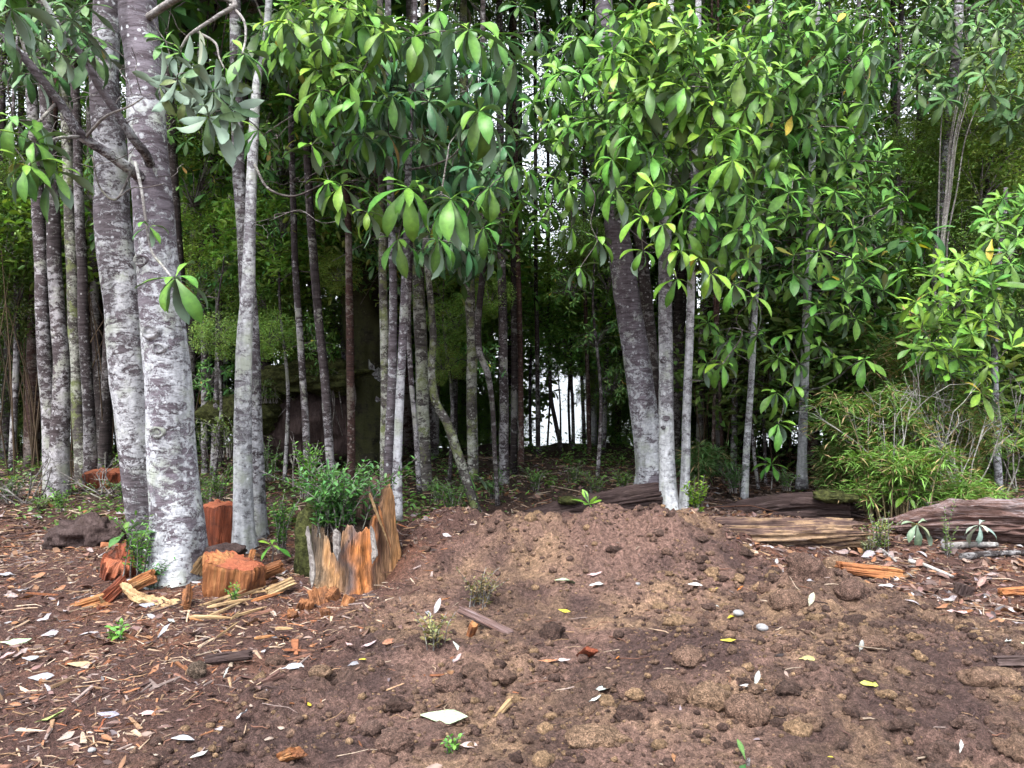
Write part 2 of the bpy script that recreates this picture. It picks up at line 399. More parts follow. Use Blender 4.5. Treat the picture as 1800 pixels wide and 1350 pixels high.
c = t.mix(1.0, t.vcol(), t.ramp(t.noise(v, 60, 3, .6), [(.3, .6), (.7, 1.25)]), 'MULTIPLY'); t.bsdf(c, .85, .2)
t = NT('soil'); v = t.coords(rnd=False)
n1 = t.noise(v, 38, 6, .7); n2 = t.noise(v, 150, 4, .65); n3 = t.noise(v, 420, 2, .6)
c = t.mix(1.0, t.vcol(), t.ramp(n1, [(.30, .36), (.5, .92), (.70, 1.75)]), 'MULTIPLY')
c = t.mix(1.0, c, t.ramp(n2, [(.30, .42), (.5, 1.0), (.68, 1.75)]), 'MULTIPLY')
flk = t.ramp(n3, [(.66, 0.0), (.73, .4)]); c = t.mix(flk, c, (.30, .20, .13))
h = t.math('ADD', t.math('MULTIPLY', n1, 1.2), t.math('MULTIPLY', n2, .55))
t.bsdf(c, .92, .2, t.bump(h, 1.0, .035))
t = NT('moss'); v = t.coords(); c = t.ramp(t.noise(v, 22, 5, .7), [(.3, (.012, .012, .007)), (.5, (.045, .05, .018)), (.7, (.11, .12, .04))])
t.bsdf(c, .95, .1, t.bump(t.noise(v, 60, 4, .7), .9, .03))
t = NT('stone'); v = t.coords(); c = t.ramp(t.noise(v, 25, 5, .6), [(.3, (.12, .12, .125)), (.7, (.30, .30, .31))]); t.bsdf(c, .7, .3, t.bump(t.noise(v, 40, 4), .3, .005))
t = NT('water'); v = t.coords((1, .3, 1)); t.bsdf((.05, .065, .07), .12, .6, t.bump(t.noise(v, 2.5, 3), .15, .05))

# ------------------------------------------------------------------ the ground, the lake
def axis(fine0, fine1, step, far, grow):
    a = list(np.arange(fine0, fine1 + 1e-6, step)); s = step
    while a[-1] < far: s *= grow; a.append(a[-1] + s)
    return a
xs = axis(0, 3.3, .0180, 1800, 1.075); xs = np.array([-q for q in xs[:0:-1]] + xs)
ys_f = axis(2.2, 7.2, .0180, 2600, 1.05); s_, b_ = .02, [2.2]
while b_[-1] > -1500: s_ *= 1.25; b_.append(b_[-1] - s_)
ys = np.array(b_[:0:-1] + ys_f)
gx, gy = np.meshgrid(xs, ys); gx, gy = gx.ravel(), gy.ravel()
g_z = gz(gx, gy); bare = soil_mask(gx, gy); pp = np.stack([gx, gy], 1)
c_dark, c_mid, c_tan, c_duff, c_red, c_floor = [np.array(k) for k in ((.082, .050, .045), (.19, .115, .093), (.31, .20, .125), (.095, .052, .044), (.19, .085, .052), (.055, .038, .030))]
f1 = sstep(-.25, .45, fbm(pp, 2.2, 4, 61, .6))[:, None]; f2 = sstep(.0, .5, fbm(pp, 1.2, 3, 71, .6) + .42 * sstep(-.2, 1.2, gx) * sstep(5.9, 5.0, gy))[:, None]
soilc = c_dark * (1 - f1) + c_mid * f1; f2 = f2 * (.25 + .75 * sstep(-.3, .4, fbm(pp, 6.5, 3, 73, .65))[:, None])
soilc = soilc * (1 - f2 * .7) + c_tan * f2 * .7
f3 = sstep(-.1, .5, fbm(pp, 3.1, 4, 81, .6))[:, None]; litc = c_duff * (1 - f3 * .6) + c_red * f3 * .6
litc = litc * (1 - sstep(7.6, 9.5, gy)[:, None]) + c_floor * sstep(7.6, 9.5, gy)[:, None]
gc = soilc * bare[:, None] + litc * (1 - bare[:, None])
gc[(gy < 1.5)] = c_mid
GZ = g_z.reshape(len(ys), len(xs)); gz_full = gz
def gz(x, y):
    """height of the built terrain, read from its own grid"""
    x = np.atleast_1d(np.asarray(x, float)); y = np.atleast_1d(np.asarray(y, float))
    i = np.clip(np.searchsorted(xs, x) - 1, 0, len(xs) - 2); j = np.clip(np.searchsorted(ys, y) - 1, 0, len(ys) - 2); u = (x - xs[i]) / (xs[i + 1] - xs[i]); v = (y - ys[j]) / (ys[j + 1] - ys[j])
    return (GZ[j, i] * (1 - u) + GZ[j, i + 1] * u) * (1 - v) + (GZ[j + 1, i] * (1 - u) + GZ[j + 1, i + 1] * u) * v
mb = MB(); nx, ny = len(xs), len(ys)
ii = (np.arange(ny - 1)[:, None] * nx + np.arange(nx - 1)[None]).ravel()
mb.add(np.stack([gx, gy, g_z], 1), np.stack([ii, ii + 1, ii + nx + 1, ii + nx], 1), gc)
ground = mb.build('ground', 'soil'); tag(ground, 'bare dug brown soil and littered forest floor', 'ground', kind='structure')
mb = MB(); mb.add([(-2500, 26.5, -1.15), (2500, 26.5, -1.15), (2500, 5000, -1.15), (-2500, 5000, -1.15)], np.array([[0, 1, 2, 3]]))
tag(mb.build('lake', 'water'), 'pale lake glimpsed between the trunks', 'lake', kind='structure')

# ------------------------------------------------------------------ leaves
def leaf_geo(W_=.30, curve=.5, fold=.18, wave=.02, seg=6, under=True, twist=0.0, pet=.07, bite=0.0):
    t_ = np.linspace(0, 1, seg + 1); th = -curve * t_ ** 1.2
    ds = 1 / seg; x = np.concatenate([[0], np.cumsum(np.cos(th[:-1]) * ds)]); z = np.concatenate([[0], np.cumsum(np.sin(th[:-1]) * ds)])
    u = np.clip((t_ - pet) / (1 - pet), 0, 1)
    w = W_ / 2 * (np.sin(PI * u ** 1.3) ** .8) + .012 * (1 - u); w[-1] = .003
    if bite: w = w * (1 - bite * np.maximum(0, np.sin(t_ * 9 + bite * 40)))
    V, C = [], []
    for k in range(seg + 1):
        tw = twist * t_[k]; wv = wave * math.sin(k * 2.1)
        nx_, nz_ = -math.sin(th[k]), math.cos(th[k])
        for sgn in (-1, 0, 1):
            off = abs(sgn) * (fold * w[k] + wv * sgn) + sgn * w[k] * math.sin(tw)
            V.append((x[k] + nx_ * off, sgn * w[k] * math.cos(tw), z[k] + nz_ * off)); C.append((1.5, 1.35, 1.25) if sgn == 0 else (1, 1, 1))
    V, C = np.array(V), np.array(C); F = []
    for k in range(seg):
        a = k * 3; F += [(a, a + 3, a + 4, a + 1), (a + 1, a + 4, a + 5, a + 2)]
    F = np.array(F)[:, ::-1]
    if not under: return V, F, C
    F = np.concatenate([F[:, [0, 1, 2]], F[:, [0, 2, 3]]])                 # the same triangles on both sides
    nn_ = np.stack([-np.sin(th), 0 * th, np.cos(th)], 1); V2 = V - np.repeat(nn_, 3, 0) * .005; V2[1::3] -= nn_ * .006
    return np.vstack([V, V2]), F, np.vstack([C, C]), F[:, ::-1] + len(V)
rs = np.random.RandomState(3)
LEAF = []
for k in range(16):
    cv = [.1, .25, .4, .55, .7, .95, 1.2, 1.5, .3, .6, -.15, .8, 1.0, 1.35, 1.7, 1.15][k]
    V, F, C, F2 = leaf_geo(rs.uniform(.23, .34), cv, rs.uniform(.05, .35), rs.uniform(-.02, .02), twist=rs.uniform(-.8, .8), bite=(.28 if k % 4 == 3 else .12 if k % 4 == 1 else 0))
    b = MB(); b.add(V, F, C, 0); b.F.append(F2); b.M.append(np.full(len(F2), 1, np.int32)); LEAF.append((b.mesh('leaf', ['leaf_top', 'leaf_under']), V, F, C, F2))
DRY = []
for k in range(8):
    V, F, C, F2 = leaf_geo(rs.uniform(.28, .46), [.9, .2, -.6, 1.4, -.3, .5, -1.1, .1][k], [.7, .3, .15, .9, -.4, .5, .2, -.25][k], rs.uniform(-.05, .05), twist=rs.uniform(-1.2, 1.2))
    b = MB(); b.add(V, F, C, 0); b.F.append(F2); b.M.append(np.full(len(F2), 0, np.int32)); DRY.append((b.mesh('fallen_leaf', ['leaf_dry']), V, F, C, F2))

class Foliage:
    """collects the leaves of one plant; the 300 that show largest become objects, the rest one mesh"""
    def __init__(s): s.L = []
    def leaf(s, pos, d, n, size, tint, var=None):
        d = Vector(d).normalized(); n = Vector(n); n = (n - d * n.dot(d))
        if n.length < 1e-4: n = d.orthogonal()
        n.normalize(); y = n.cross(d)
        s.L.append((Vector(pos), d, y, n, size, tint, random.randrange(len(LEAF)) if var is None else var))
    def whorl(s, c, ax, n=9, size=.3, style='spread', tint=(1, 1, 1), rot=None):
        ax = Vector(ax).normalized(); u = ax.orthogonal().normalized(); v = ax.cross(u); r0 = random.uniform(0, 6.28) if rot is None else rot
        for i in range(n):
            k = (i + .5) / n; az = r0 + i * 2.39996 + random.uniform(-.25, .25)
            lo, hi = {'spread': (38, 122), 'droop': (48, 146), 'flip': (60, 140), 'up': (20, 85)}[style]
            po = math.radians(lo + (hi - lo) * k ** .8 + random.uniform(-10, 10))
            d = ax * math.cos(po) + (u * math.cos(az) + v * math.sin(az)) * math.sin(po)
            d = d + Vector((0, 0, -.38 * k + random.uniform(-.15, .1))); nn = ax * (-1 if style == 'flip' and random.random() < .75 else 1) + Vector((random.uniform(-.25, .25), random.uniform(-.25, .25), random.uniform(-.1, .25)))
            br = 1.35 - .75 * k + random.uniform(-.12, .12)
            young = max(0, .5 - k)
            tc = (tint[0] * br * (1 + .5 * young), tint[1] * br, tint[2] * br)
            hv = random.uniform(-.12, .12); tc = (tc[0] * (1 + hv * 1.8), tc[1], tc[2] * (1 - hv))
            if random.random() < .012: tc = random.choice(((.40, .34, .05), (.28, .30, .06), (.24, .16, .06)))
            sz = size * random.uniform(.62, 1.10) * (.72 + .4 * k)
            var = random.choice((0, 1, 2, 8, 10, 3) if style in ('up',) else (2, 3, 4, 5, 6, 8, 9, 11, 12) if style == 'spread' else (4, 5, 6, 7, 11, 12, 13, 14, 15))
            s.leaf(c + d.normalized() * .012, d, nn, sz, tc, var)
    def build(s, parent, limit=300):
        base = parent_loc(parent)
        def key(L):
            x, y = to_px(L[0]); inside = -20 < x < 1820 and -20 < y < 1370
            return (inside, L[4] / L[0].y)
        L = sorted(s.L, key=key, reverse=True)
        for (p, d, y, n, sz, tc, var) in L[:limit]:
            o = bpy.data.objects.new('leaf', LEAF[var][0]); COL.objects.link(o); o.parent = parent
            q = p - base
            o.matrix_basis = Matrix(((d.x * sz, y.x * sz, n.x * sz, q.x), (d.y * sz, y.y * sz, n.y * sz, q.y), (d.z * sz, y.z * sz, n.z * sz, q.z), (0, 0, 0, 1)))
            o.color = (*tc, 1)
        if len(L) > limit:
            mb = MB()
            for (p, d, y, n, sz, tc, var) in L[limit:]:
                _, V, F, C, F2 = LEAF[var]
                m = np.array([d, y, n]).T * sz
                mb.add(V @ m.T + np.array(p), F, C * np.array(tc), 0); mb.F.append(F2 + mb.n - len(V)); mb.M.append(np.full(len(F2), 1, np.int32))
            tag(mb.build('foliage', ['leaf_top', 'leaf_under'], parent, loc=base), kind='stuff')

GREEN = (.085, .225, .035); LIME = (.12, .275, .036); DEEP = (.055, .145, .04); BLUE = (.05, .15, .055); PALE = (.10, .21, .06)

# ------------------------------------------------------------------ trees
def trunk_path(pts, Y, top=-420, taper=.72):
    q = [(p[0], p[1], p[2], p[3] if len(p) > 3 else Y) for p in pts]       # given from the base upward
    if top is not None and q[-1][1] > top:
        a, b = q[-2], q[-1]; k = (top - b[1]) / min(-1, (b[1] - a[1])) ; k = min(k, 2.5)
        q.append((b[0] + (b[0] - a[0]) * k * .6, top, b[2] * taper, b[3]))
    C = np.array([list(P(x, y, yy)) + [w / 2 / F_PX * yy] for x, y, w, yy in q])
    S_ = catmull(C, 10); return S_[:, :3], np.maximum(S_[:, 3], .004)

TRUNK = {}
def make_trunk(parent, pts, Y, mat, top=-420, taper=.72, sides=None, name='trunk', amp=.07, sink=.12):
    path, rad = trunk_path(pts, Y, top, taper)
    path = np.vstack([path[0] - (path[1] - path[0]) / (np.linalg.norm(path[1] - path[0]) + 1e-9) * sink, path]); rad = np.concatenate([[rad[0] * 1.12], rad])
    # resample finely so that the bark has an uneven outline
    s = np.concatenate([[0], np.cumsum(np.linalg.norm(np.diff(path, axis=0), axis=1))]); n = int(np.clip(s[-1] / .07, 12, 110)); ss = np.linspace(0, s[-1], n)
    path = np.stack([np.interp(ss, s, path[:, k]) for k in range(3)], 1); rad = np.interp(ss, s, rad)
    sd_ = int(parent.location.x * 97) % 1000
    path = path + .10 * rad[:, None] * np.stack([vnoise(np.stack([ss * 1.7, 0 * ss + sd_, 0 * ss], 1), 1), vnoise(np.stack([ss * 1.7, 0 * ss + sd_, 0 * ss], 1), 2), 0 * ss], 1)
    sides = sides or (34 if rad.max() > .12 else 14 if rad.max() > .05 else 9)
    fl = (lambda a_, s_: 1 + np.exp(-np.maximum(0, s_ - sink) / .16) * (.10 + .16 * np.cos(a_ * 4 + sd_) * np.cos(a_ * 1.5 + 1) + .10 * np.cos(a_ * 7 + 2))) if rad.max() > .09 else None
    V, F = tube(path, rad, sides, amp, 1.6, sd_, stretch=3.0, radfun=fl)
    mb = MB(); mb.add(V, F); TRUNK[parent.name] = mb.build(name, mat, parent, loc=parent_loc(parent))
    return path, rad

def limb(parent, pts, rads, mat='twig', name='branch', sides=8):
    C = np.array([list(p) + [r] for p, r in zip(pts, rads)]); S_ = catmull(C, 6)
    V, F = tube(S_[:, :3], np.maximum(S_[:, 3], .0015), sides, .10, 1.5, random.randrange(999), stretch=6)
    mb = MB(); mb.add(V, F); mb.build(name, mat, parent, loc=parent_loc(parent)); return S_[:, :3]

def twigs(parent, nodes, targets, mat='twig', rmin=.0035, r0=.010, name='twigs'):
    """thin branches reaching from the trunk to every whorl, grown from the nearest wood"""
    N = [np.array(p) for p in nodes]; mb = MB(); order = sorted(targets, key=lambda c: min(np.linalg.norm(np.array(c) - p) for p in N))
    for c in order:
        c = np.array(c); A = np.array(N); dv = c - A; dist = np.linalg.norm(dv, axis=1) + .8 * np.maximum(0, A[:, 2] - c[2])
        a = A[np.argmin(dist)]; L = np.linalg.norm(c - a)
        if L < 1e-3: continue
        m1 = a + (c - a) * .35 + np.array([R.normal(0, .06), R.normal(0, .06), .05 + R.normal(0, .04)]) * L
        m2 = a + (c - a) * .7 + np.array([R.normal(0, .07), R.normal(0, .07), .01 + R.normal(0, .05)]) * L
        pth = catmull([a, m1, m2, c], 4); rb = rmin + (r0 - rmin) * min(1, L / 1.2)
        V, F = tube(pth, np.linspace(rb, rmin, len(pth)), 6, cap=False); mb.add(V, F); N += [pth[5], pth[8], c]
    if mb.n: tag(mb.build(name, mat, parent, loc=parent_loc(parent)), kind='stuff')

def scar(parent, px, py, Y, r):
    """a healed branch stub: a raised ring of bark round a sunken eye"""
    c = np.array(P(px, py, Y)); mb = MB(); rings = [(1.25, .0), (1.05, .5), (.8, .62), (.62, .35), (.45, .28), (.2, .42)]
    a = np.linspace(0, 2 * PI, 16, endpoint=False); V = []
    for k, (q, h) in enumerate(rings):
        rr = r * q * (1 + .1 * np.sin(3 * a + k)); V += [(c[0] + x * rr_ * 1.1, c[1] - h * r, c[2] + z * rr_ * .85) for x, z, rr_ in zip(np.cos(a), np.sin(a), rr)]
    F = [(k * 16 + j, k * 16 + (j + 1) % 16, k * 16 + 16 + (j + 1) % 16, k * 16 + 16 + j) for k in range(5) for j in range(16)]
    V.append(tuple(c - np.array([0, .4 * r, 0]))); F2 = [(80 + j, 80 + (j + 1) % 16, 96) for j in range(16)]
    mb.add(np.array(V), [np.array(F), np.array(F2)]); mb.build('branch_scar', 'bark_mottled', TRUNK[parent.name], loc=parent_loc(parent))

# crown masses that many trees share: one of small leaves, one of whorls of large leaves
def small_leaf_mass(n, rad, L, seed, flat=.75, cols=None):
    r = np.random.RandomState(seed); bV = np.array([(0, 0, 0), (.3, .17, .05), (.75, .16, .04), (1, 0, -.12), (.75, -.16, .04), (.3, -.17, .05)])
    bF = [np.array([(0, 3, 2, 1), (0, 5, 4, 3)])[:, ::-1]]
    d = r.normal(size=(n, 3)); d /= np.linalg.norm(d, axis=1)[:, None]; rr = rad * r.uniform(.15, 1, n) ** .5
    p = d * rr[:, None]; p[:, 2] *= flat
    cl = fbm(p, 2.6 / rad, 3, seed); keep = cl > -.12; p, d, cl = p[keep], d[keep], cl[keep]; n = len(p)
    mt = rot_mats(n, r, .7) * (L * r.uniform(.6, 1.25, n))[:, None, None]
    c = np.array(cols or (.10, .195, .045))[None] * (r.uniform(.55, 1.5, n) * (1 + .5 * cl))[:, None] * np.stack([1 + r.uniform(-.2, .3, n), np.ones(n), 1 + r.uniform(-.2, .2, n)], 1)
    mb = MB(); scatter(mb, bV, bF, mt, p, c)
    for k in range(14):                                   # its inner twigs
        e = d[k * 7 % n] * rad * .9; e[2] *= flat
        V, F = tube(catmull([(0, 0, -rad * .3), e * .5 + r.normal(0, .08, 3) * rad, e], 4), np.linspace(.018, .004, 9), 5, cap=False); mb.add(V, F, (1, 1, 1), 1)
    return mb.mesh('leaf_clump', ['leaf_far', 'twig'])
def whorl_mass(nw, rad, L, seed, flat=.9, tint=DEEP):
    st = random.getstate(); random.seed(seed); f = Foliage(); r = np.random.RandomState(seed); mb = MB()
    for k in range(nw):
        d = r.normal(size=3); d /= np.linalg.norm(d); c = Vector(d * rad * r.uniform(.35, 1)); c.z *= flat
        ax = Vector((d[0] * .6, d[1] * .6, .8)); f.whorl(c, ax, random.randint(6, 9), L, random.choice(('spread', 'spread', 'droop')), tint)
        V, F = tube(catmull([(0, 0, -rad * .4), np.array(c) * .55 + r.normal(0, .1, 3) * rad, np.array(c)], 4), np.linspace(.014, .004, 9), 5, cap=False); mb.add(V, F, (1, 1, 1), 1)
    for (p, d, y, n, sz, tc, var) in f.L:
        V, F, C = leaf_geo(.27, (.2, .5, .8)[var % 3], .15, seg=4, under=False)
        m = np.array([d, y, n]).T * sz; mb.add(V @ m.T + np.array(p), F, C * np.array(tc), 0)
    random.setstate(st); return mb.mesh('leaf_clump', ['leaf_far', 'twig'])
SMALL = [small_leaf_mass(3600, 1.5, .17, 101 + k) for k in range(4)]
WHORL = [whorl_mass(34, 1.0, .27, 201 + k) for k in range(4)]
THIN = [small_leaf_mass(1500, 1.5, .10, 401 + k, .9, (.08, .14, .035)) for k in range(3)]
TINY = [small_leaf_mass(9000, 1.0, .065, 301 + k, .9, (.12, .21, .05)) for k in range(3)]
def clump(parent, pos, kind, scale, color=(1, 1, 1), flat=1.0):
    me = random.choice(SMALL if kind == 's' else TINY if kind == 't' else THIN if kind == 'h' else WHORL); o = bpy.data.objects.new('leaf_clump', me); COL.objects.link(o); o.parent = parent
    o.location = Vector(pos) - parent_loc(parent); o.rotation_euler = (random.uniform(-.3, .3), random.uniform(-.3, .3), random.uniform(0, 6.28))
    o.scale = (scale, scale, scale * flat); o.color = (*color, 1); tag(o, kind='stuff'); return o

def new_tree(name, label, pts, Y, mat, group=None, cat='tree', top=-420, **kw):
    b = P(pts[0][0], pts[0][1], pts[0][3] if len(pts[0]) > 3 else Y)
    e = empty(name, b, label, cat, group); path, rad = make_trunk(e, pts, Y, mat, top, **kw); return e, path, rad
def canopy(e, path, n=3, spread=1.6, kind='w', back=1.2, scale=1.5):
    t_ = path[-1]
    for k in range(n):
        clump(e, (t_[0] + random.uniform(-spread, spread), t_[1] + back + random.uniform(-.6, spread), t_[2] + random.uniform(-.6, .8)), kind, scale * random.uniform(.85, 1.2))

def fill(f, spots, cx, cy, rx, ry, n, y0, y1, size, style, tint, ax=(0, -.35, 1), nl=(8, 12), depth=1):
    """whorls spread through one part of a crown"""
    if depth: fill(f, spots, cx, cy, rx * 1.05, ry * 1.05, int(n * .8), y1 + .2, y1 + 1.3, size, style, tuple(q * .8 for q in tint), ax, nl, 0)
    n = int(n * 1.45) if depth else n; got = []; tries = 0
    while len(got) < n and tries < n * 40:
        tries += 1; a = random.uniform(0, 6.28); r = math.sqrt(random.random()); x, y = cx + rx * r * math.cos(a), cy + ry * r * math.sin(a)
        if any((x - g[0]) ** 2 + (y - g[1]) ** 2 < (.55 * math.sqrt(rx * ry * PI / n)) ** 2 for g in got): continue
        got.append((x, y)); Y = random.uniform(y0, y1); c = P(x, y, Y); spots.append(c)
        out = Vector(((x - cx) / max(rx, 1) * .6 + random.uniform(-.3, .3), random.uniform(-.4, .1), 0)) + Vector(ax)
        k = random.uniform(.8, 1.15); f.whorl(c, out, random.randint(*nl), size * random.uniform(.85, 1.15), style if isinstance(style, str) else random.choice(style), tuple(q * k for q in tint))
def at_px(f, spots, lst, tint, ax=(0, -.3, 1)):
    for (x, y, Y, size, style, n) in lst:
        c = P(x, y, Y); spots.append(c); f.whorl(c, Vector(ax) + Vector((random.uniform(-.2, .2), random.uniform(-.2, .1), 0)), n, size, style, tint)

# --- the two thick trunks at the left
eD1, pD1, _ = new_tree('broadleaf_tree', 'thick grey trunk leaning left, directly behind the thickest pale trunk', [(268, 985, 66), (258, 900, 64), (240, 750, 68), (222, 600, 66), (206, 450, 62), (194, 300, 54), (184, 100, 46), (186, 0, 44)], 6.5, 'bark_mottled')
canopy(eD1, pD1, 4, 1.8)
eD2, pD2, _ = new_tree('broadleaf_tree', 'thickest pale trunk with round branch scars beside the orange cut blocks', [(312, 1030, 112), (312, 985, 100), (310, 930, 92), (304, 850, 84), (294, 700, 79), (284, 600, 76), (273, 450, 70), (262, 250, 64), (250, 100, 62), (243, 0, 62)], 5.95, 'bark_pale', amp=.05)
canopy(eD2, pD2, 3, 1.5)
scar(eD2, 266, 583, 5.80, .058); scar(eD2, 281, 612, 5.81, .045); scar(eD2, 278, 760, 5.80, .05); scar(eD2, 250, 458, 5.83, .05); scar(eD2, 300, 930, 5.78, .035)
f = Foliage(); sp = []
b1 = limb(eD2, [P(266, 330, 5.98), P(236, 303, 5.75), P(182, 265, 5.55), P(140, 235, 5.4), P(108, 185, 5.3), P(78, 145, 5.2), P(30, 88, 5.1), P(-30, 40, 5.0)], [.05, .042, .036, .034, .030, .028, .024, .018], 'bark_mottled')
b2 = limb(eD2, [P(272, 312, 6.0), P(258, 275, 5.74), P(235, 245, 5.55), P(203, 195, 5.45), P(170, 145, 5.35), P(150, 105, 5.3), P(110, 55, 5.2), P(70, -10, 5.1)], [.042, .036, .032, .028, .026, .022, .018, .014], 'bark_mottled')
b3 = limb(eD2, [P(238, 285, 5.6), P(248, 330, 5.45), P(256, 385, 5.35), P(266, 440, 5.28), P(288, 470, 5.25), P(305, 492, 5.22)], [.012, .011, .010, .009, .008, .006], 'twig_pale')
b4 = limb(eD2, [P(246, 40, 6.0), P(330, -10, 5.4), P(412, 4, 5.2), P(380, 30, 5.15), P(335, 60, 5.1), P(318, 85, 5.1)], [.03, .024, .018, .014, .011, .008], 'twig_pale')
b5 = limb(eD2, [P(405, 8, 5.2), P(428, 35, 5.15), P(432, 65, 5.1), P(426, 95, 5.05)], [.010, .009, .008, .006], 'twig_pale')
b6 = limb(eD2, [P(345, 55, 5.12), P(378, 75, 5.1), P(385, 100, 5.08), P(395, 122, 5.05)], [.009, .008, .006, .005], 'twig_pale')
b7 = limb(eD2, [P(232, 300, 5.6), P(205, 350, 5.5), P(176, 330, 5.45), P(162, 275, 5.4)], [.010, .008, .007, .005], 'twig')
b8 = limb(eD2, [P(152, 240, 5.4), P(185, 205, 5.3), P(225, 188, 5.25), P(252, 172, 5.2)], [.011, .009, .007, .005], 'twig_pale')
b9 = limb(eD2, [P(100, 180, 5.3), P(60, 220, 5.0), P(35, 212, 4.8), P(22, 205, 4.7)], [.012, .010, .008, .006], 'twig')
b10 = limb(eD2, [P(140, 240, 5.4), P(95, 245, 5.0), P(62, 275, 4.75), P(50, 292, 4.65)], [.012, .010, .008, .006], 'twig_pale')
at_px(f, sp, [(22, 208, 4.7, .30, 'droop', 9), (66, 215, 4.75, .28, 'droop', 5), (48, 290, 4.65, .31, 'droop', 13), (262, 398, 5.34, .23, 'droop', 5), (308, 488, 5.22, .34, 'droop', 13), (60, 250, 4.7, .30, 'droop', 10), (95, 300, 4.8, .27, 'droop', 9)], GREEN)
at_px(f, sp, [(128, 35, 5.0, .24, 'spread', 8), (152, 62, 5.1, .22, 'spread', 7), (108, 95, 5.1, .22, 'spread', 6), (20, 15, 4.4, .28, 'droop', 9), (8, 62, 4.5, .26, 'droop', 7), (150, 10, 5.0, .25, 'spread', 7), (70, 60, 5.0, .22, 'droop', 7), (45, 130, 5.2, .25, 'droop', 6), (165, 78, 5.2, .26, 'droop', 4), (90, 25, 4.8, .25, 'droop', 7)], DEEP)
at_px(f, sp, [(318, 92, 5.1, .22, 'spread', 8), (430, 95, 5.05, .26, 'spread', 8), (290, 72, 5.15, .22, 'spread', 6), (455, 228, 5.4, .24, 'spread', 9), (395, 118, 5.05, .22, 'droop', 6)], GREEN, (0.1, -.5, 1))
at_px(f, sp, [(312, 138, 5.05, .30, 'flip', 10), (345, 128, 5.0, .29, 'flip', 9), (366, 205, 5.0, .30, 'flip', 14), (375, 160, 5.0, .28, 'flip', 11), (280, 150, 5.05, .26, 'flip', 8), (402, 190, 5.05, .28, 'flip', 9), (330, 170, 5.05, .25, 'droop', 7), (392, 150, 5.1, .24, 'droop', 7)], (.075, .14, .06), (-.35, -.75, -.15))
twigs(eD2, [p for b in (b1, b2, b3, b4, b5, b6, b7, b8, b9, b10) for p in b[2:]], sp, 'twig', .0035, .008)
bare = [P(random.uniform(-20, 330), random.uniform(-10, 330), random.uniform(5.1, 6.3)) for _ in range(80)]
twigs(eD2, [p for b in (b1, b2, b4, b7, b8) for p in b[1:]], bare, 'twig', .0028, .008, 'bare_twigs')
fill(f, sp, 90, 60, 130, 70, 10, 5.6, 6.4, .23, ('spread', 'droop'), DEEP)
f.build(eD2)

# --- the slim pale pair
eE2, pE2, _ = new_tree('broadleaf_tree', 'slim grey trunk tucked behind the slim white trunk', [(449, 930, 38), (447, 860, 37), (443, 700, 33), (438, 560, 31), (427, 400, 24), (420, 280, 22), (415, 120, 20)], 7.3, 'bark_mottled')
canopy(eE2, pE2, 2)
eE1, pE1, _ = new_tree('broadleaf_tree', 'slim white trunk standing just behind the orange cut block', [(429, 972, 44), (427, 930, 37), (426, 850, 33), (427, 700, 29), (429, 600, 27), (436, 500, 23), (441, 380, 19), (443, 300, 18), (452, 150, 15), (470, 40, 12)], 6.7, 'bark_white')
f = Foliage(); sp = []
fill(f, sp, 575, 55, 105, 75, 20, 5.7, 6.6, .30, ('spread', 'droop'), LIME)
fill(f, sp, 600, 160, 55, 60, 8, 5.8, 6.5, .29, 'droop', GREEN)
fill(f, sp, 480, 60, 70, 60, 8, 6.6, 7.2, .26, ('spread', 'droop'), DEEP)
at_px(f, sp, [(548, 255, 6.0, .26, 'spread', 7), (578, 318, 6.0, .28, 'droop', 8), (600, 325, 6.0, .27, 'spread', 8), (645, 372, 6.1, .26, 'droop', 8), (560, 200, 6.1, .27, 'droop', 8), (605, 360, 6.1, .22, 'droop', 6), (530, 180, 6.2, .26, 'droop', 7)], LIME)
limb(eE1, [P(448, 290, 6.65), P(470, 330, 6.5), P(510, 345, 6.4), P(545, 335, 6.3), P(575, 318, 6.05)], [.012, .011, .009, .007, .005])
twigs(eE1, list(pE1[-60::4]), sp); twigs(eE1, list(pE1[-80::3]), [P(random.uniform(380, 660), random.uniform(120, 420), random.uniform(6.4, 7.4)) for _ in range(40)], 'twig', .0025, .007, 'bare_twigs'); f.build(eE1); canopy(eE1, pE1, 2)

# --- the thin stems in the middle with umbrella whorls
eJ, pJ, _ = new_tree('sapling', 'slender bare grey sapling carrying drooping umbrella leaf whorls, beside the rotten stump', [(698, 892, 19), (699, 800, 16), (703, 700, 15), (710, 560, 15), (714, 450, 13), (718, 300, 12), (723, 180, 11), (728, 60, 9), (730, -20, 8)], 7.3, 'bark_mottled', top=-250)
eJ2, pJ2, _ = new_tree('sapling', 'reddish mottled sapling crossing behind the slender umbrella-leaved one', [(682, 892, 20), (684, 800, 17), (690, 650, 16), (691, 520, 14), (688, 380, 13), (684, 200, 12)], 7.5, 'bark_mottled')
eJ3, pJ3, _ = new_tree('sapling', 'straight lichened sapling, leftmost of the three-stem cluster right of the stump', [(676, 870, 17), (677, 760, 16), (675, 600, 15), (673, 450, 14), (670, 250, 12)], 8.0, 'bark_lichen')
f = Foliage(); sp = []
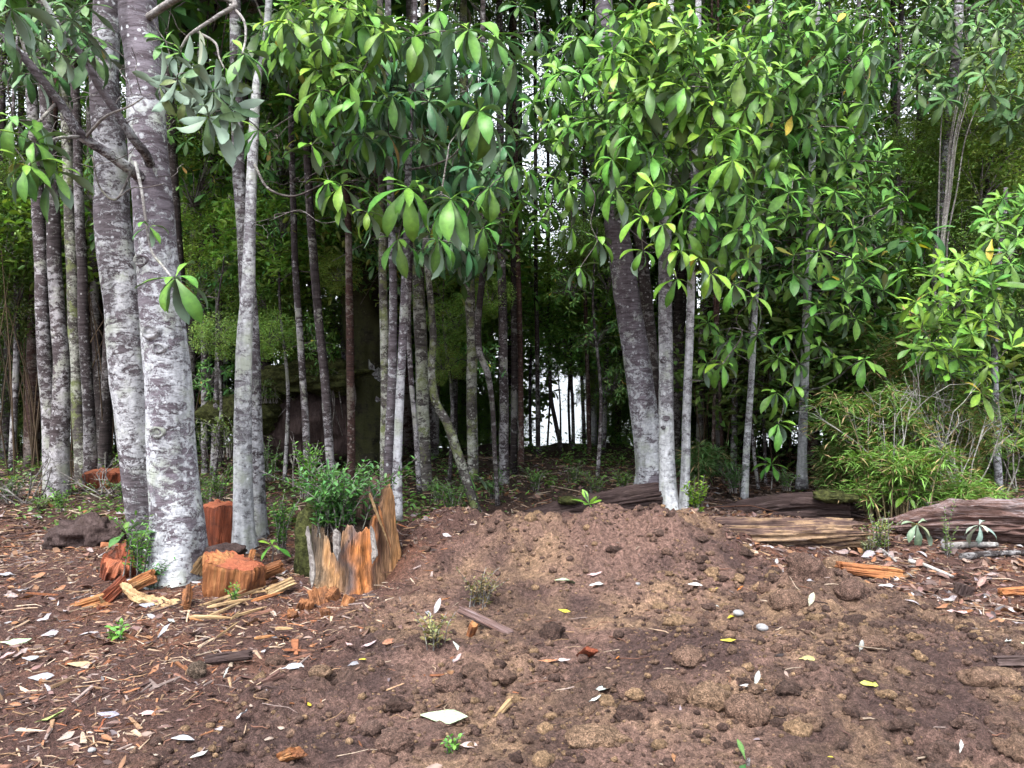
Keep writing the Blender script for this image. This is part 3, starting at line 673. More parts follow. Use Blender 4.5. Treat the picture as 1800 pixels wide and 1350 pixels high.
at_px(f, sp, [(730, 64, 6.2, .39, 'droop', 16), (824, 52, 6.1, .38, 'droop', 15), (842, 196, 5.9, .40, 'droop', 17), (718, 330, 5.9, .39, 'droop', 17), (793, 350, 5.85, .39, 'droop', 17), (872, 60, 6.3, .32, 'droop', 10), (905, 108, 6.4, .30, 'spread', 9), (690, 40, 6.3, .36, 'droop', 13), (770, 20, 6.4, .34, 'droop', 13), (640, 30, 6.0, .38, 'droop', 13), (740, 250, 6.6, .29, 'spread', 7), (660, 345, 6.6, .31, 'droop', 9), (905, 290, 6.6, .30, 'droop', 10), (860, 330, 6.5, .30, 'droop', 10), (690, 170, 6.4, .34, 'droop', 12), (640, 240, 6.3, .32, 'droop', 10), (770, 420, 6.3, .30, 'droop', 9), (850, 400, 6.4, .30, 'droop', 9), (700, 420, 6.3, .28, 'droop', 8)], GREEN, (0, -.15, 1))
fill(f, sp, 755, 120, 150, 80, 16, 6.9, 7.6, .33, 'droop', BLUE)
fill(f, sp, 820, 275, 100, 70, 10, 6.9, 7.5, .31, 'droop', BLUE)
fill(f, sp, 650, 200, 60, 80, 9, 6.6, 7.3, .32, 'droop', BLUE)
fill(f, sp, 800, 420, 80, 40, 7, 6.6, 7.2, .30, 'droop', BLUE)
limb(eJ, [P(719, 298, 7.25), P(745, 294, 6.9), P(775, 285, 6.5), P(800, 270, 6.2), P(836, 215, 5.95)], [.011, .009, .008, .006, .005])
limb(eJ, [P(722, 165, 7.25), P(750, 158, 7.0), P(778, 150, 6.8)], [.010, .008, .005])
twigs(eJ, list(pJ[-70::4]), sp); f.build(eJ); canopy(eJ, pJ, 2, 1.4, 'w', 1.6)
canopy(eJ2, pJ2, 2); canopy(eJ3, pJ3, 2)

# --- the group right of the lake gap
eW, pW, _ = new_tree('broadleaf_tree', 'stout leaning trunk with flaking pale and reddish bark right of the lake gap', [(1146, 866, 56), (1140, 800, 50), (1130, 720, 48), (1116, 620, 46), (1100, 520, 45), (1086, 420, 42), (1074, 300, 38), (1066, 150, 34), (1062, 0, 30)], 9.2, 'bark_pale')
eX, pX, _ = new_tree('broadleaf_tree', 'dark mossy trunk half hidden behind the stout leaning trunk', [(1160, 850, 26), (1148, 650, 24), (1134, 500, 22), (1120, 350, 20), (1110, 150, 18)], 10.6, 'bark_dark')
eY, pY, _ = new_tree('broadleaf_tree', 'smooth white trunk with a reddish scar rising behind the fallen log', [(1178, 900, 38), (1175, 860, 31), (1172, 780, 27), (1170, 650, 25), (1169, 540, 24), (1170, 400, 22), (1172, 250, 19), (1176, 80, 16)], 8.3, 'bark_white')
eZ, pZ, _ = new_tree('sapling', 'thin white trunk close to the right of the scarred white one', [(1202, 892, 18), (1205, 800, 16), (1209, 680, 15), (1213, 580, 14), (1216, 480, 14), (1220, 330, 13), (1226, 100, 11)], 8.2, 'bark_white')
scar(eY, 1166, 632, 8.22, .035); scar(eY, 1171, 735, 8.22, .03); scar(eY, 1166, 752, 8.22, .02)
f = Foliage(); sp = []
fill(f, sp, 1060, 110, 80, 110, 18, 7.2, 8.6, .30, ('spread', 'droop'), GREEN)
fill(f, sp, 1040, 280, 70, 80, 12, 7.2, 8.4, .29, ('spread', 'droop'), GREEN)
fill(f, sp, 990, 180, 60, 90, 8, 7.6, 8.6, .27, ('spread', 'droop'), GREEN)
at_px(f, sp, [(1020, 470, 7.2, .27, 'droop', 7), (1005, 400, 7.3, .28, 'droop', 7), (1000, 330, 7.2, .28, 'droop', 8), (1050, 420, 7.4, .28, 'droop', 8), (950, 250, 7.6, .27, 'spread', 8), (930, 300, 7.7, .27, 'droop', 8)], GREEN)
fill(f, sp, 935, 130, 70, 130, 9, 8.6, 9.8, .27, ('spread', 'droop'), DEEP)
fill(f, sp, 960, 330, 70, 60, 6, 8.2, 9.2, .26, ('spread', 'droop'), GREEN)
twigs(eW, list(pW[-70::5]), sp); f.build(eW); canopy(eW, pW, 3)
f = Foliage(); sp = []
fill(f, sp, 1165, 110, 95, 115, 28, 6.4, 7.6, .31, ('spread', 'spread', 'droop'), LIME)
fill(f, sp, 1130, 290, 80, 80, 14, 6.5, 7.5, .29, ('spread', 'droop'), GREEN)
at_px(f, sp, [(1128, 380, 6.6, .29, 'droop', 9), (1165, 395, 6.5, .29, 'droop', 9), (1130, 440, 6.7, .27, 'droop', 7), (1195, 440, 6.6, .28, 'droop', 8), (1190, 490, 6.7, .27, 'droop', 7), (1150, 330, 6.5, .28, 'spread', 9)], LIME)
twigs(eY, list(pY[-80::5]), sp); f.build(eY); canopy(eY, pY, 3)
f = Foliage(); sp = []
fill(f, sp, 1275, 180, 85, 130, 26, 6.5, 7.7, .31, ('spread', 'spread', 'droop'), LIME)
fill(f, sp, 1270, 380, 75, 80, 16, 6.6, 7.6, .29, ('spread', 'droop'), GREEN)
at_px(f, sp, [(1250, 480, 6.8, .28, 'droop', 9), (1290, 500, 6.9, .27, 'droop', 8), (1315, 455, 6.9, .28, 'spread', 9), (1270, 640, 7.4, .27, 'droop', 8), (1228, 455, 6.7, .27, 'droop', 7), (1325, 520, 7.0, .26, 'droop', 7)], LIME)
twigs(eZ, list(pZ[-90::5]), sp); f.build(eZ); canopy(eZ, pZ, 2)

# --- the leafy saplings at the right
eAA, pAA, _ = new_tree('sapling', 'thin leaning grey sapling between the white trunks and the ringed one', [(1309, 860, 14), (1313, 780, 12), (1320, 680, 11), (1326, 560, 10), (1333, 460, 9), (1340, 330, 9), (1350, 150, 8)], 9.3, 'bark_white')
eBB, pBB, _ = new_tree('sapling', 'ringed pale sapling dressed in leaf whorls almost to the ground', [(1410, 842, 20), (1410, 790, 16), (1413, 690, 15), (1417, 560, 14), (1422, 440, 13), (1426, 330, 12), (1432, 180, 10), (1438, 20, 8)], 9.6, 'bark_white')
f = Foliage(); sp = []
fill(f, sp, 1370, 110, 80, 120, 22, 7.4, 8.8, .31, ('spread', 'droop'), GREEN)
fill(f, sp, 1360, 300, 60, 90, 14, 7.4, 8.6, .28, ('spread', 'droop'), GREEN)
at_px(f, sp, [(1280, 600, 8.2, .28, 'droop', 8), (1330, 590, 8.4, .27, 'droop', 7), (1345, 500, 8.2, .28, 'spread', 8)], GREEN)
fill(f, sp, 1285, 600, 50, 80, 3, 8.0, 9.2, .27, ('spread', 'droop'), GREEN)
twigs(eAA, list(pAA[-90::5]), sp); f.build(eAA); canopy(eAA, pAA, 2)
f = Foliage(); sp = []
fill(f, sp, 1470, 120, 95, 130, 26, 7.6, 9.2, .30, ('spread', 'droop'), GREEN)
fill(f, sp, 1480, 330, 100, 100, 24, 7.7, 9.2, .28, ('spread', 'up', 'droop'), GREEN)
fill(f, sp, 1470, 480, 110, 50, 12, 7.8, 9.0, .27, ('spread', 'up'), GREEN)
at_px(f, sp, [(1395, 480, 7.9, .29, 'spread', 9), (1435, 535, 8.0, .28, 'spread', 8), (1378, 590, 8.2, .28, 'droop', 8), (1368, 630, 8.2, .29, 'spread', 10), (1365, 690, 8.2, .29, 'droop', 9), (1368, 745, 8.2, .30, 'droop', 8), (1440, 610, 8.4, .27, 'spread', 8), (1520, 632, 8.2, .27, 'spread', 9), (1505, 560, 8.4, .27, 'spread', 8), (1395, 680, 8.4, .26, 'droop', 7), (1405, 640, 8.5, .26, 'droop', 8)], GREEN)
limb(eBB, [P(1420, 686, 9.55), P(1445, 680, 9.2), P(1475, 662, 8.8), P(1498, 642, 8.4), P(1518, 636, 8.22)], [.013, .011, .009, .007, .005], 'twig_pale')
fill(f, sp, 1460, 590, 50, 70, 3, 8.4, 9.2, .26, ('spread', 'droop'), GREEN)
twigs(eBB, list(pBB[-110::5]), sp); f.build(eBB); canopy(eBB, pBB, 3)
eCC, pCC, _ = new_tree('broadleaf_tree', 'grey trunk wrapped in climbing stems at the right, behind the bamboo', [(1652, 850, 22), (1650, 700, 21), (1648, 560, 21), (1650, 440, 20), (1660, 330, 19), (1672, 180, 17), (1685, 20, 15)], 10.5, 'bark_mottled')
for k in range(7):
    dx = random.uniform(-16, 16); limb(eCC, [P(1652 + dx, 560, 10.3), P(1655 + dx * .7, 430, 10.25), P(1664 + dx * 1.3, 330, 10.2), P(1672 + dx * 1.8, 240, 10.1), P(1690 + dx * 3, 150, 10)], [.012, .012, .010, .008, .005], 'twig_pale')
f = Foliage(); sp = []
fill(f, sp, 1650, 90, 60, 100, 14, 9.4, 10.4, .28, 'spread', (.075, .17, .05))
fill(f, sp, 1770, 100, 60, 130, 16, 9, 10.2, .28, 'spread', (.07, .16, .045))
twigs(eCC, list(pCC[-80::5]), sp); f.build(eCC); canopy(eCC, pCC, 3)
eDD, pDD, _ = new_tree('sapling', 'bushy bright-leaved sapling at the right edge above the silver log', [(1755, 850, 13), (1752, 760, 12), (1748, 650, 11), (1752, 520, 10), (1765, 380, 8)], 9.3, 'bark_mottled', top=330)
f = Foliage(); sp = []
fill(f, sp, 1700, 560, 95, 105, 30, 7.8, 9.0, .26, ('spread', 'up'), LIME)
fill(f, sp, 1780, 430, 60, 90, 14, 8.0, 9.0, .26, ('spread', 'up'), GREEN)
fill(f, sp, 1640, 620, 50, 40, 5, 8.0, 8.8, .25, 'spread', GREEN)
at_px(f, sp, [(1668, 655, 8.0, .28, 'up', 8), (1725, 690, 8.0, .28, 'spread', 10), (1740, 640, 8.0, .27, 'spread', 9)], LIME)
twigs(eDD, list(pDD[10::5]), sp); f.build(eDD)

# --- trunks inside the forest: each placed by itself
GAPS = [(982, 725, 50, 68, 1.0), (900, 110, 150, 160, .95), (1000, 280, 80, 110, .95), (30, 130, 80, 150, .97), (1605, 130, 60, 130, .95), (965, 530, 35, 40, .5), (650, 20, 60, 60, .8), (820, 760, 20, 40, .8)]
def in_gap(x, y, rpx):
    for gx_, gy_, rx, ry, pr in GAPS:
        if ((x - gx_) / (rx + rpx * .75)) ** 2 + ((y - gy_) / (ry + rpx * .75)) ** 2 < 1 and random.random() < pr: return True
    return False
INNER = [
 ('twin-stemmed mottled tree at the left edge, its left stem', None, 9.3, 'bark_inner', [(92, 870, 30), (86, 760, 24), (80, 640, 24), (74, 520, 22), (68, 400, 21), (58, 200, 19), (46, 0, 17)]),
 ('mottled pale trunk third from the left edge, fused at its foot', None, 9.2, 'bark_inner', [(100, 880, 40), (104, 780, 32), (108, 650, 27), (100, 520, 24), (94, 400, 23), (82, 200, 20), (70, 0, 18)]),
 ('mossy thin trunk between the mottled twin and the reddish cut stump', None, 10.2, 'bark_lichen', [(148, 856, 26), (138, 740, 22), (132, 600, 22), (126, 450, 20), (118, 250, 18), (108, 30, 16)]),
 ('pale thin trunk touching the mossy thin one beside the reddish cut stump', None, 10.0, 'bark_inner', [(160, 860, 24), (158, 740, 20), (150, 620, 18), (145, 500, 17), (140, 350, 16), (132, 120, 14)]),
 ('dark straight trunk seen left of the thick leaning pair', None, 11.5, 'bark_dark', [(178, 850, 17), (174, 700, 16), (166, 500, 15), (160, 250, 14)]),
 ('dark trunk showing just right of the thickest pale trunk', None, 10.0, 'bark_dark', [(332, 860, 20), (326, 700, 19), (316, 500, 18), (305, 300, 16), (296, 80, 14)]),
 ('thin dark stem behind the gap between the thickest and the slim white trunk', None, 11, 'bark_inner', [(360, 860, 12), (360, 720, 12), (358, 540, 11), (354, 350, 10)]),
 ('dark stem immediately left of the slim white trunk', None, 11.5, 'bark_dark', [(388, 840, 10), (387, 640, 10), (384, 450, 9), (380, 250, 9)]),
 ('dark slender trunk in front of the mossy earth bank', None, 9.6, 'bark_inner', [(540, 790, 13), (536, 720, 12), (528, 600, 12), (520, 480, 12), (516, 380, 11), (512, 200, 10)]),
 ('leaning dark trunk rising from behind the leafy stump', None, 9.2, 'bark_inner', [(584, 850, 16), (579, 800, 15), (572, 680, 16), (560, 560, 15), (550, 440, 15), (543, 320, 14), (535, 120, 12)]),
 ('red-brown blotched trunk rising right behind the leafy stump', None, 8.8, 'bark_red', [(617, 860, 16), (617, 760, 14), (615, 640, 14), (614, 520, 13), (612, 400, 12), (608, 220, 11)]),
 ('trunk with green moss patches beside the curved lichened stem', None, 9.6, 'bark_lichen', [(748, 850, 24), (744, 740, 22), (740, 600, 22), (735, 460, 21), (730, 300, 20), (724, 100, 18)]),
 ('thin dark stem between the three-stem cluster and the moss-patched trunk', None, 9.0, 'bark_inner', [(736, 850, 9), (731, 760, 9), (723, 670, 9), (718, 560, 9), (722, 400, 8)]),
 ('strongly curved lichen-crusted stem bending down to the right', None, 8.0, 'bark_lichen', [(836, 894, 17), (822, 850, 17), (806, 800, 17), (786, 745, 16), (765, 705, 15), (759, 650, 13), (762, 590, 12), (756, 510, 11), (748, 430, 11), (745, 300, 10)]),
 ('straight moss-flecked trunk left of the crooked dark stem', None, 9.8, 'bark_lichen', [(832, 830, 20), (830, 720, 19), (829, 600, 19), (825, 480, 18), (820, 340, 17), (815, 120, 15)]),
 ('crooked dark stem with a kink at mid height', None, 8.8, 'bark_dark', [(874, 875, 8), (870, 800, 8), (866, 720, 9), (858, 660, 11), (842, 615, 12), (840, 560, 12), (846, 500, 12), (852, 420, 11), (850, 250, 10)]),
 ('grey trunk left of the reddish straight stem by the lake gap', None, 10.2, 'bark_inner', [(886, 850, 19), (886, 740, 17), (884, 600, 16), (882, 460, 15), (880, 300, 14), (878, 100, 12)]),
 ('dim trunk squeezed between the grey one and the reddish straight stem', None, 11.0, 'bark_dark', [(903, 820, 13), (904, 700, 12), (904, 560, 11), (902, 400, 11), (900, 200, 10)]),
 ('reddish straight stem bordering the lake gap', None, 10.8, 'bark_red', [(916, 810, 11), (915, 700, 10), (913, 560, 10), (910, 420, 9), (906, 250, 9)]),
 ('thin dark stem standing against the bright lake', None, 13.2, 'bark_dark', [(946, 795, 9), (945, 700, 8), (944, 580, 8), (942, 430, 7)]),
 ('leaning dark sapling against the right side of the bright lake', None, 14, 'bark_dark', [(986, 785, 8), (976, 740, 8), (968, 690, 7), (966, 600, 6), (964, 480, 6)]),
 ('hair-thin dark stem just right of the lake gap', None, 14, 'bark_dark', [(1008, 785, 7), (1006, 700, 6), (1003, 560, 6)]),
 ('dark reddish stem midway between the lake gap and the stout leaning trunk', None, 13, 'bark_red', [(1036, 790, 8), (1034, 690, 8), (1030, 560, 7), (1028, 400, 7)]),
 ('dim trunk in shade right of the thin white trunk', None, 11.5, 'bark_dark', [(1228, 850, 15), (1232, 700, 14), (1236, 560, 13), (1240, 380, 12)]),
 ('brown cane standing in the dark left of the leaning grey sapling', None, 10.2, 'bark_red', [(1252, 850, 6), (1256, 700, 6), (1262, 560, 5), (1262, 450, 5)]),
 ('brown cane leaning right in the dark behind the grey sapling', None, 10.2, 'bark_red', [(1272, 850, 6), (1266, 720, 5), (1262, 600, 5), (1256, 480, 5)]),
 ('thin dark stick between the grey and the ringed sapling', None, 10, 'bark_inner', [(1332, 850, 6), (1325, 790, 6), (1320, 730, 5), (1318, 640, 5)]),
 ('dark vertical stick just left of the ringed sapling', None, 10.4, 'bark_inner', [(1346, 850, 6), (1344, 760, 6), (1340, 620, 5)]),
]
for lab, grp, Y, mt, pts in INNER:
    thin = max(p[2] for p in pts) / F_PX * Y < .09
    e, pth, _ = new_tree('sapling' if thin else 'broadleaf_tree', lab, pts, Y, mt)
    if not thin: canopy(e, pth, 1, 1.6, random.choice('sw'), .8, 1.5 if thin else 1.6)
    for _ in range(3 if thin else 4):                      # leafy branches of its own within view
        k = random.randrange(len(pth) // 3, len(pth)); c_ = pth[k] + np.array([random.uniform(-.9, .9), random.uniform(.1, 1.3), 0]); q = to_px(c_)
        if q[1] < 470 and not in_gap(q[0], q[1], 60): g_ = random.uniform(.9, 1.5); clump(e, c_, 'w', random.uniform(.6, .95), (g_, g_, g_))
eI, pI, _ = new_tree('mossy_tree', 'huge dark trunk coated in moss behind the thin middle stems', [(660, 870, 108), (655, 800, 92), (650, 700, 82), (645, 600, 78), (640, 480, 76), (638, 350, 74), (634, 150, 70)], 11.2, 'bark_mossy', amp=.30, sides=64)
canopy(eI, pI, 4, 2.2, 's', 1, 1.4)

# --- deeper trees: dim stems and leafy crowns that close the view
nb = 0
for row, (Yr, dx_, n_) in enumerate([(11.5, 1.1, 2), (13.5, 1.1, 3), (15.5, 1.2, 3), (18, 1.3, 4), (21, 1.5, 5), (24.5, 1.8, 5)]):
    X = -(Yr * .70 + 3)
    while X < Yr * .70 + 3:
        x = X + random.uniform(-.4, .4) * dx_; y = Yr + random.uniform(-.8, .8); X += dx_
        px = CX + x / y * F_PX; z0 = gz1(x, y) - .05
        if px < -480 or px > 2280 or (840 < px < 1040 and random.random() < .4): continue
        if in_gap(px, 690, 3) and random.random() < .8: continue
        w = random.uniform(.045, .13); hgt = random.uniform(7, 9) + (y - 11) * .5
        right = px > 1240
        where = ('at the very left edge of the forest' if px < 0 else 'behind the mottled left-edge trunks' if px < 175 else 'behind the thick leaning pair' if px < 330 else 'between the thickest and the slim white trunk' if px < 470 else
                 'behind the mossy earth bank' if px < 600 else 'behind the huge mossy trunk' if px < 725 else 'behind the curved lichened stem' if px < 840 else 'left of the lake gap' if px < 930 else 'against the lake gap' if px < 1045 else
                 'behind the stout leaning trunk' if px < 1160 else 'behind the white trunks' if px < 1290 else 'behind the ringed sapling' if px < 1460 else 'behind the bamboo bush' if px < 1640 else 'behind the silver log' if px < 1800 else 'at the very right edge of the thicket')
        lab = ('dim near ' if row < 2 else 'dim ' if row < 4 else 'faint far ') + ('trunk with leafy crown ' if w > .09 else 'slim tree with leafy crown ') + where
        e = empty('forest_tree', (x, y, z0), lab, 'tree', 'dim trees deep in the forest')
        lean = random.uniform(-.9, .9)
        C = catmull([(x, y, z0 - .1), (x + lean * .3 + random.uniform(-.1, .1), y, z0 + hgt * .35), (x + lean * .7 + random.uniform(-.15, .15), y, z0 + hgt * .7), (x + lean, y, z0 + hgt)], 7)
        V, F = tube(C, np.linspace(w, w * .3, len(C)), 9, .08, 1.5, nb, stretch=2); m_ = MB(); m_.add(V, F)
        m_.build('trunk', random.choice(('bark_dark', 'bark_dark', 'bark_mottled', 'bark_red')), e, loc=(x, y, z0)); nb += 1
        for k in range(n_ + (1 if right else 0)):
            for _ in range(4):
                zc = z0 + random.uniform(3.4 if px < 260 else .9 if (right or px < 620 or row > 2) else 2.6, hgt + .5); sc = random.uniform(.6, 1.05) * (.9 + .02 * y)
                xx = x + random.uniform(-1, 1); yy = y + random.uniform(-.8, .8); q = to_px((xx, yy, zc))
                if not in_gap(q[0], q[1], 1.3 * sc / yy * F_PX): break
            else: continue
            g = random.uniform(.75, 1.3); clump(e, (xx, yy, zc), random.choice('shw' if to_px((xx, yy, zc))[1] > 260 else 'hhhw') if yy < 16 else random.choice('sshh' if to_px((xx, yy, zc))[1] > 260 else 'hhhhs'), sc * (1.25 if yy < 16 else 1.1), (g * random.uniform(.85, 1.2), g, g * random.uniform(.8, 1.1)))
        for c_ in ((x, y + .5, z0 + hgt + 1.2), (x + random.uniform(-1, 1), y - .3, z0 + hgt + .2 + random.uniform(0, 2))):
            q = to_px(c_)
            if row == 4 and not in_gap(q[0], q[1], 2.0 / y * F_PX): clump(e, c_, 's', 1.45)

# --- leafy small trees at the forest edge that fill the view between the nearer trunks
def edge_tree(label, px, Y, kind, spots, mat='bark_inner', w=.05, top=60):
    b = P(px, 840, Y); b.z = gz1(b.x, b.y) - .05; e = empty('understory_tree', b, label, 'tree', None); tp = P(px + random.uniform(-20, 20), top, Y)
    C = catmull([b, b.lerp(tp, .35) + Vector((.05, 0, 0)), b.lerp(tp, .7) + Vector((-.06, 0, 0)), tp], 8); V, F = tube(C, np.linspace(w, w * .35, len(C)), 9, .08, 1.5, int(px), stretch=2); m_ = MB(); m_.add(V, F); m_.build('trunk', mat, e, loc=b)
    ends = []
    for x, y, sc, g in spots:
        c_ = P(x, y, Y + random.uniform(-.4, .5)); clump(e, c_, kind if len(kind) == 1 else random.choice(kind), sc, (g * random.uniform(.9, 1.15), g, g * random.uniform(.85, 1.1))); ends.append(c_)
    twigs(e, list(C[4:]), ends, 'twig', .006, .016)
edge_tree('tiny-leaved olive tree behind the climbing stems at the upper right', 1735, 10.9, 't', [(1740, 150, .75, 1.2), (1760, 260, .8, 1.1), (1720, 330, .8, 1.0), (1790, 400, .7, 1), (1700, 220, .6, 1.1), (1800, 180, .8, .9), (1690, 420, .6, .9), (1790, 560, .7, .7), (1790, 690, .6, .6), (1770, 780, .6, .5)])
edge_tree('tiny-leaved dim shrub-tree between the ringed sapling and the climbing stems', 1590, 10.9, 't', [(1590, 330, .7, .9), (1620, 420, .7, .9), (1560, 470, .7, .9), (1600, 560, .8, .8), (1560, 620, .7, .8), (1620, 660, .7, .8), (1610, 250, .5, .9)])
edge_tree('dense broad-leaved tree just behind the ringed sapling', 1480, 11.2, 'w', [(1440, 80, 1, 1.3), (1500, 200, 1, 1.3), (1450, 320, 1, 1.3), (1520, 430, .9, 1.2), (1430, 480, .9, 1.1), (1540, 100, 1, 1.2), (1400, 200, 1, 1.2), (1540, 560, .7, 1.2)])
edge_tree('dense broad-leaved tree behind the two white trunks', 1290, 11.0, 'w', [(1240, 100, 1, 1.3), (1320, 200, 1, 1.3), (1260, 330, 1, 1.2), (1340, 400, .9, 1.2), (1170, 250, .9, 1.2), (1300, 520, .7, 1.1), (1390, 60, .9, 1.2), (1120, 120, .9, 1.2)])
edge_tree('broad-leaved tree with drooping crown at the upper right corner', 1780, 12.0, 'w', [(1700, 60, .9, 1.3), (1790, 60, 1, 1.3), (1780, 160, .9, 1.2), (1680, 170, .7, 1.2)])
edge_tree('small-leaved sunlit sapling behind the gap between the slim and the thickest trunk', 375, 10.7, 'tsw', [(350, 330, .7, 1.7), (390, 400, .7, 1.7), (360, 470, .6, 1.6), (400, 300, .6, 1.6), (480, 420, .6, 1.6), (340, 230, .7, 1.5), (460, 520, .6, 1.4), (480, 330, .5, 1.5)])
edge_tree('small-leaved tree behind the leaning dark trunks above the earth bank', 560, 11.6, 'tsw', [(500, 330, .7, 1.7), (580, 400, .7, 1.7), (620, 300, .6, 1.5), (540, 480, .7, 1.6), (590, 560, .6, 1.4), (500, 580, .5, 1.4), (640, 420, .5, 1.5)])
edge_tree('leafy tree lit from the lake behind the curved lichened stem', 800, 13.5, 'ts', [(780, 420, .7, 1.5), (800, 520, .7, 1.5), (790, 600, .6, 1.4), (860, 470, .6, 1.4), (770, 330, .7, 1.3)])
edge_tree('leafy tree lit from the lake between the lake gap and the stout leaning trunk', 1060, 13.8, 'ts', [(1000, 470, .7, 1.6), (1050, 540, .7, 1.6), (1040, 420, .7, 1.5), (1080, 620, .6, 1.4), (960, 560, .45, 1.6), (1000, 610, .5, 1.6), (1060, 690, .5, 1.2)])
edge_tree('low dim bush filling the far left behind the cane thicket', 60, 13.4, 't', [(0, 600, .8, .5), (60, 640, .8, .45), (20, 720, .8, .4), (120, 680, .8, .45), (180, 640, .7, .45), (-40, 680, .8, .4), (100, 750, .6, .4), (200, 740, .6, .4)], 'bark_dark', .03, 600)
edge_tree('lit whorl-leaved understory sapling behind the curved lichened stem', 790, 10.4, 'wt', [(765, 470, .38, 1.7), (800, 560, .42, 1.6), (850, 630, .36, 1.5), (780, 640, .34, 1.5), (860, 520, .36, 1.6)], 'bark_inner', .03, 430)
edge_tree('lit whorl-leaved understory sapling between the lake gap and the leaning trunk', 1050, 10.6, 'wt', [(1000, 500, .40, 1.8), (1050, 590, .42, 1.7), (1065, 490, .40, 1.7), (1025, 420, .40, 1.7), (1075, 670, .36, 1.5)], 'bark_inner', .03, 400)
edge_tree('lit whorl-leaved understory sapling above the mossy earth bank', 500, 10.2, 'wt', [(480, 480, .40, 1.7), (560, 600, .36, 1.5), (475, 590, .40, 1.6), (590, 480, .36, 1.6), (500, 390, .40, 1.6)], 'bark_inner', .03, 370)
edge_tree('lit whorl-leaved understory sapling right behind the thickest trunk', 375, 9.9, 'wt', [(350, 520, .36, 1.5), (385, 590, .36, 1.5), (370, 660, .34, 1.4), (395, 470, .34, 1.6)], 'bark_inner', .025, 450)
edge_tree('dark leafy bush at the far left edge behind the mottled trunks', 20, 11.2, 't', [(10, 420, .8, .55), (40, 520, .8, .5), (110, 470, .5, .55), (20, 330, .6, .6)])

# thin far branches that break up the bright sky and the lake
eT = [empty('forest_tree', P(px_, 780, Yt), lab_, 'tree') for px_, Yt, lab_ in ((880, 17.0, 'thin-crowned tree against the bright sky above the lake gap'), (20, 14.0, 'thin-crowned tree against the bright sky at the upper left corner'), (1610, 15.0, 'thin-crowned tree against the bright sky at the upper right'))]
for e_, (cx_, cy_, rx_, ry_, n_, Yt) in zip(eT, ((915, 170, 170, 210, 44, 17.0), (30, 130, 90, 150, 10, 14.0), (1605, 130, 70, 130, 9, 15.0))):
    e_.location.z = gz1(e_.location.x, e_.location.y) - .05; b_ = np.array(e_.location); tp_ = np.array(P(cx_, -30, Yt)); C = catmull([b_, b_ * .6 + tp_ * .4 + [.2, 0, 0], tp_], 10); V, F = tube(C, np.linspace(.13, .03, len(C)), 9, .08, 1.5, 3, stretch=2); m_ = MB(); m_.add(V, F); m_.build('trunk', 'bark_dark', e_, loc=b_); en_ = []
    for k in range(n_):
        c_ = P(cx_ + random.uniform(-rx_, rx_), cy_ + random.uniform(-ry_, ry_), Yt + random.uniform(-1.5, 1.5)); clump(e_, c_, 'h', random.uniform(.55, .9)); en_.append(c_)
    twigs(e_, list(C[6:]), en_, 'twig', .007, .03)
for px_, Yt, tp_, w_ in ((933, 15, 420, 6), (962, 16, 500, 4), (1002, 15.5, 380, 5), (1027, 14.5, 300, 7)):
    new_tree('sapling', 'hair-thin far stem silhouetted in the lake gap', [(px_, 790, w_), (px_ + random.uniform(-9, 9), 680, w_ * .9), (px_ + random.uniform(-12, 12), 560, w_ * .8), (px_ + random.uniform(-8, 8), tp_, w_ * .6)], Yt, 'bark_dark', 'far stems in the lake gap', top=None)
eG = empty('forest_tree', P(985, 790, 16.5), 'spreading leafy bush on the bank before the bright lake', 'shrub'); eG.location.z = gz1(eG.location.x, 16.5) - .05
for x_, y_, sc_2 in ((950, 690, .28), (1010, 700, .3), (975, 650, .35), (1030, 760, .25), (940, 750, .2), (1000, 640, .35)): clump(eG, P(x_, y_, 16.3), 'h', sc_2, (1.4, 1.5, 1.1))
for x_, y_, sc_2 in ((760, 745, .6), (790, 715, .6), (820, 775, .5), (850, 772, .5), (885, 715, .5), (1085, 700, .6), (1125, 720, .6), (905, 780, .35), (1075, 775, .4), (740, 700, .6), (800, 750, .5), (835, 735, .5), (870, 755, .5), (905, 745, .42), (1060, 745, .5), (1100, 750, .55), (925, 690, .34), (1045, 690, .40), (950, 620, .38), (985, 600, .40), (1020, 632, .36), (936, 655, .25), (1035, 655, .3), (972, 645, .2), (1003, 655, .16), (1040, 770, .25), (850, 680, .5), (780, 690, .5)): clump(eG, P(x_, y_, 15.6), 't', sc_2, (1.0, 1.1, .9))
limb(eG, [Vector(eG.location), P(985, 720, 16.4), P(980, 645, 16.3)], [.03, .02, .01], 'twig', 'stem')

# ------------------------------------------------------------------ earth bank with moss in the forest
def lumpy(name, c, rad, mat, seed, amp=.25, fs=1.5, sub=4, parent=None, billow=False, cut=None, col=(1, 1, 1)):
    V, F = ico(sub); n = fbm(V, fs, 5, seed, .55, billow); V = V * (1 + amp * n)[:, None] * np.array(rad)[None]
    if cut is not None: V[:, 2] = np.maximum(V[:, 2], cut)
    mb = MB(); mb.add(V + np.array(c), F, col); return mb.build(name, mat, parent, loc=c)
eB = empty('root_plate', P(560, 800, 11.0), 'dark overhanging earth bank with a mossy lip behind the leafy stump', 'earth bank')
lumpy('earth', P(555, 745, 11.3), (.85, .6, .62), 'wood_dark', 5, .35, 1.8, 4, eB)
lumpy('moss_cap', P(545, 668, 11.1), (.85, .6, .27), 'moss', 9, .6, 2.4, 4, eB)
lumpy('moss_cap', P(440, 725, 11.0), (.62, .5, .30), 'moss', 12, .45, 2.0, 4, eB)
for k in range(9):
    x0 = random.uniform(500, 625); limb(eB, [P(x0, 672, 10.6), P(x0 + random.uniform(-8, 8), 705, 10.55), P(x0 + random.uniform(-15, 15), 740 + random.uniform(-10, 30), 10.6)], [.012, .008, .004], 'twig', 'root')

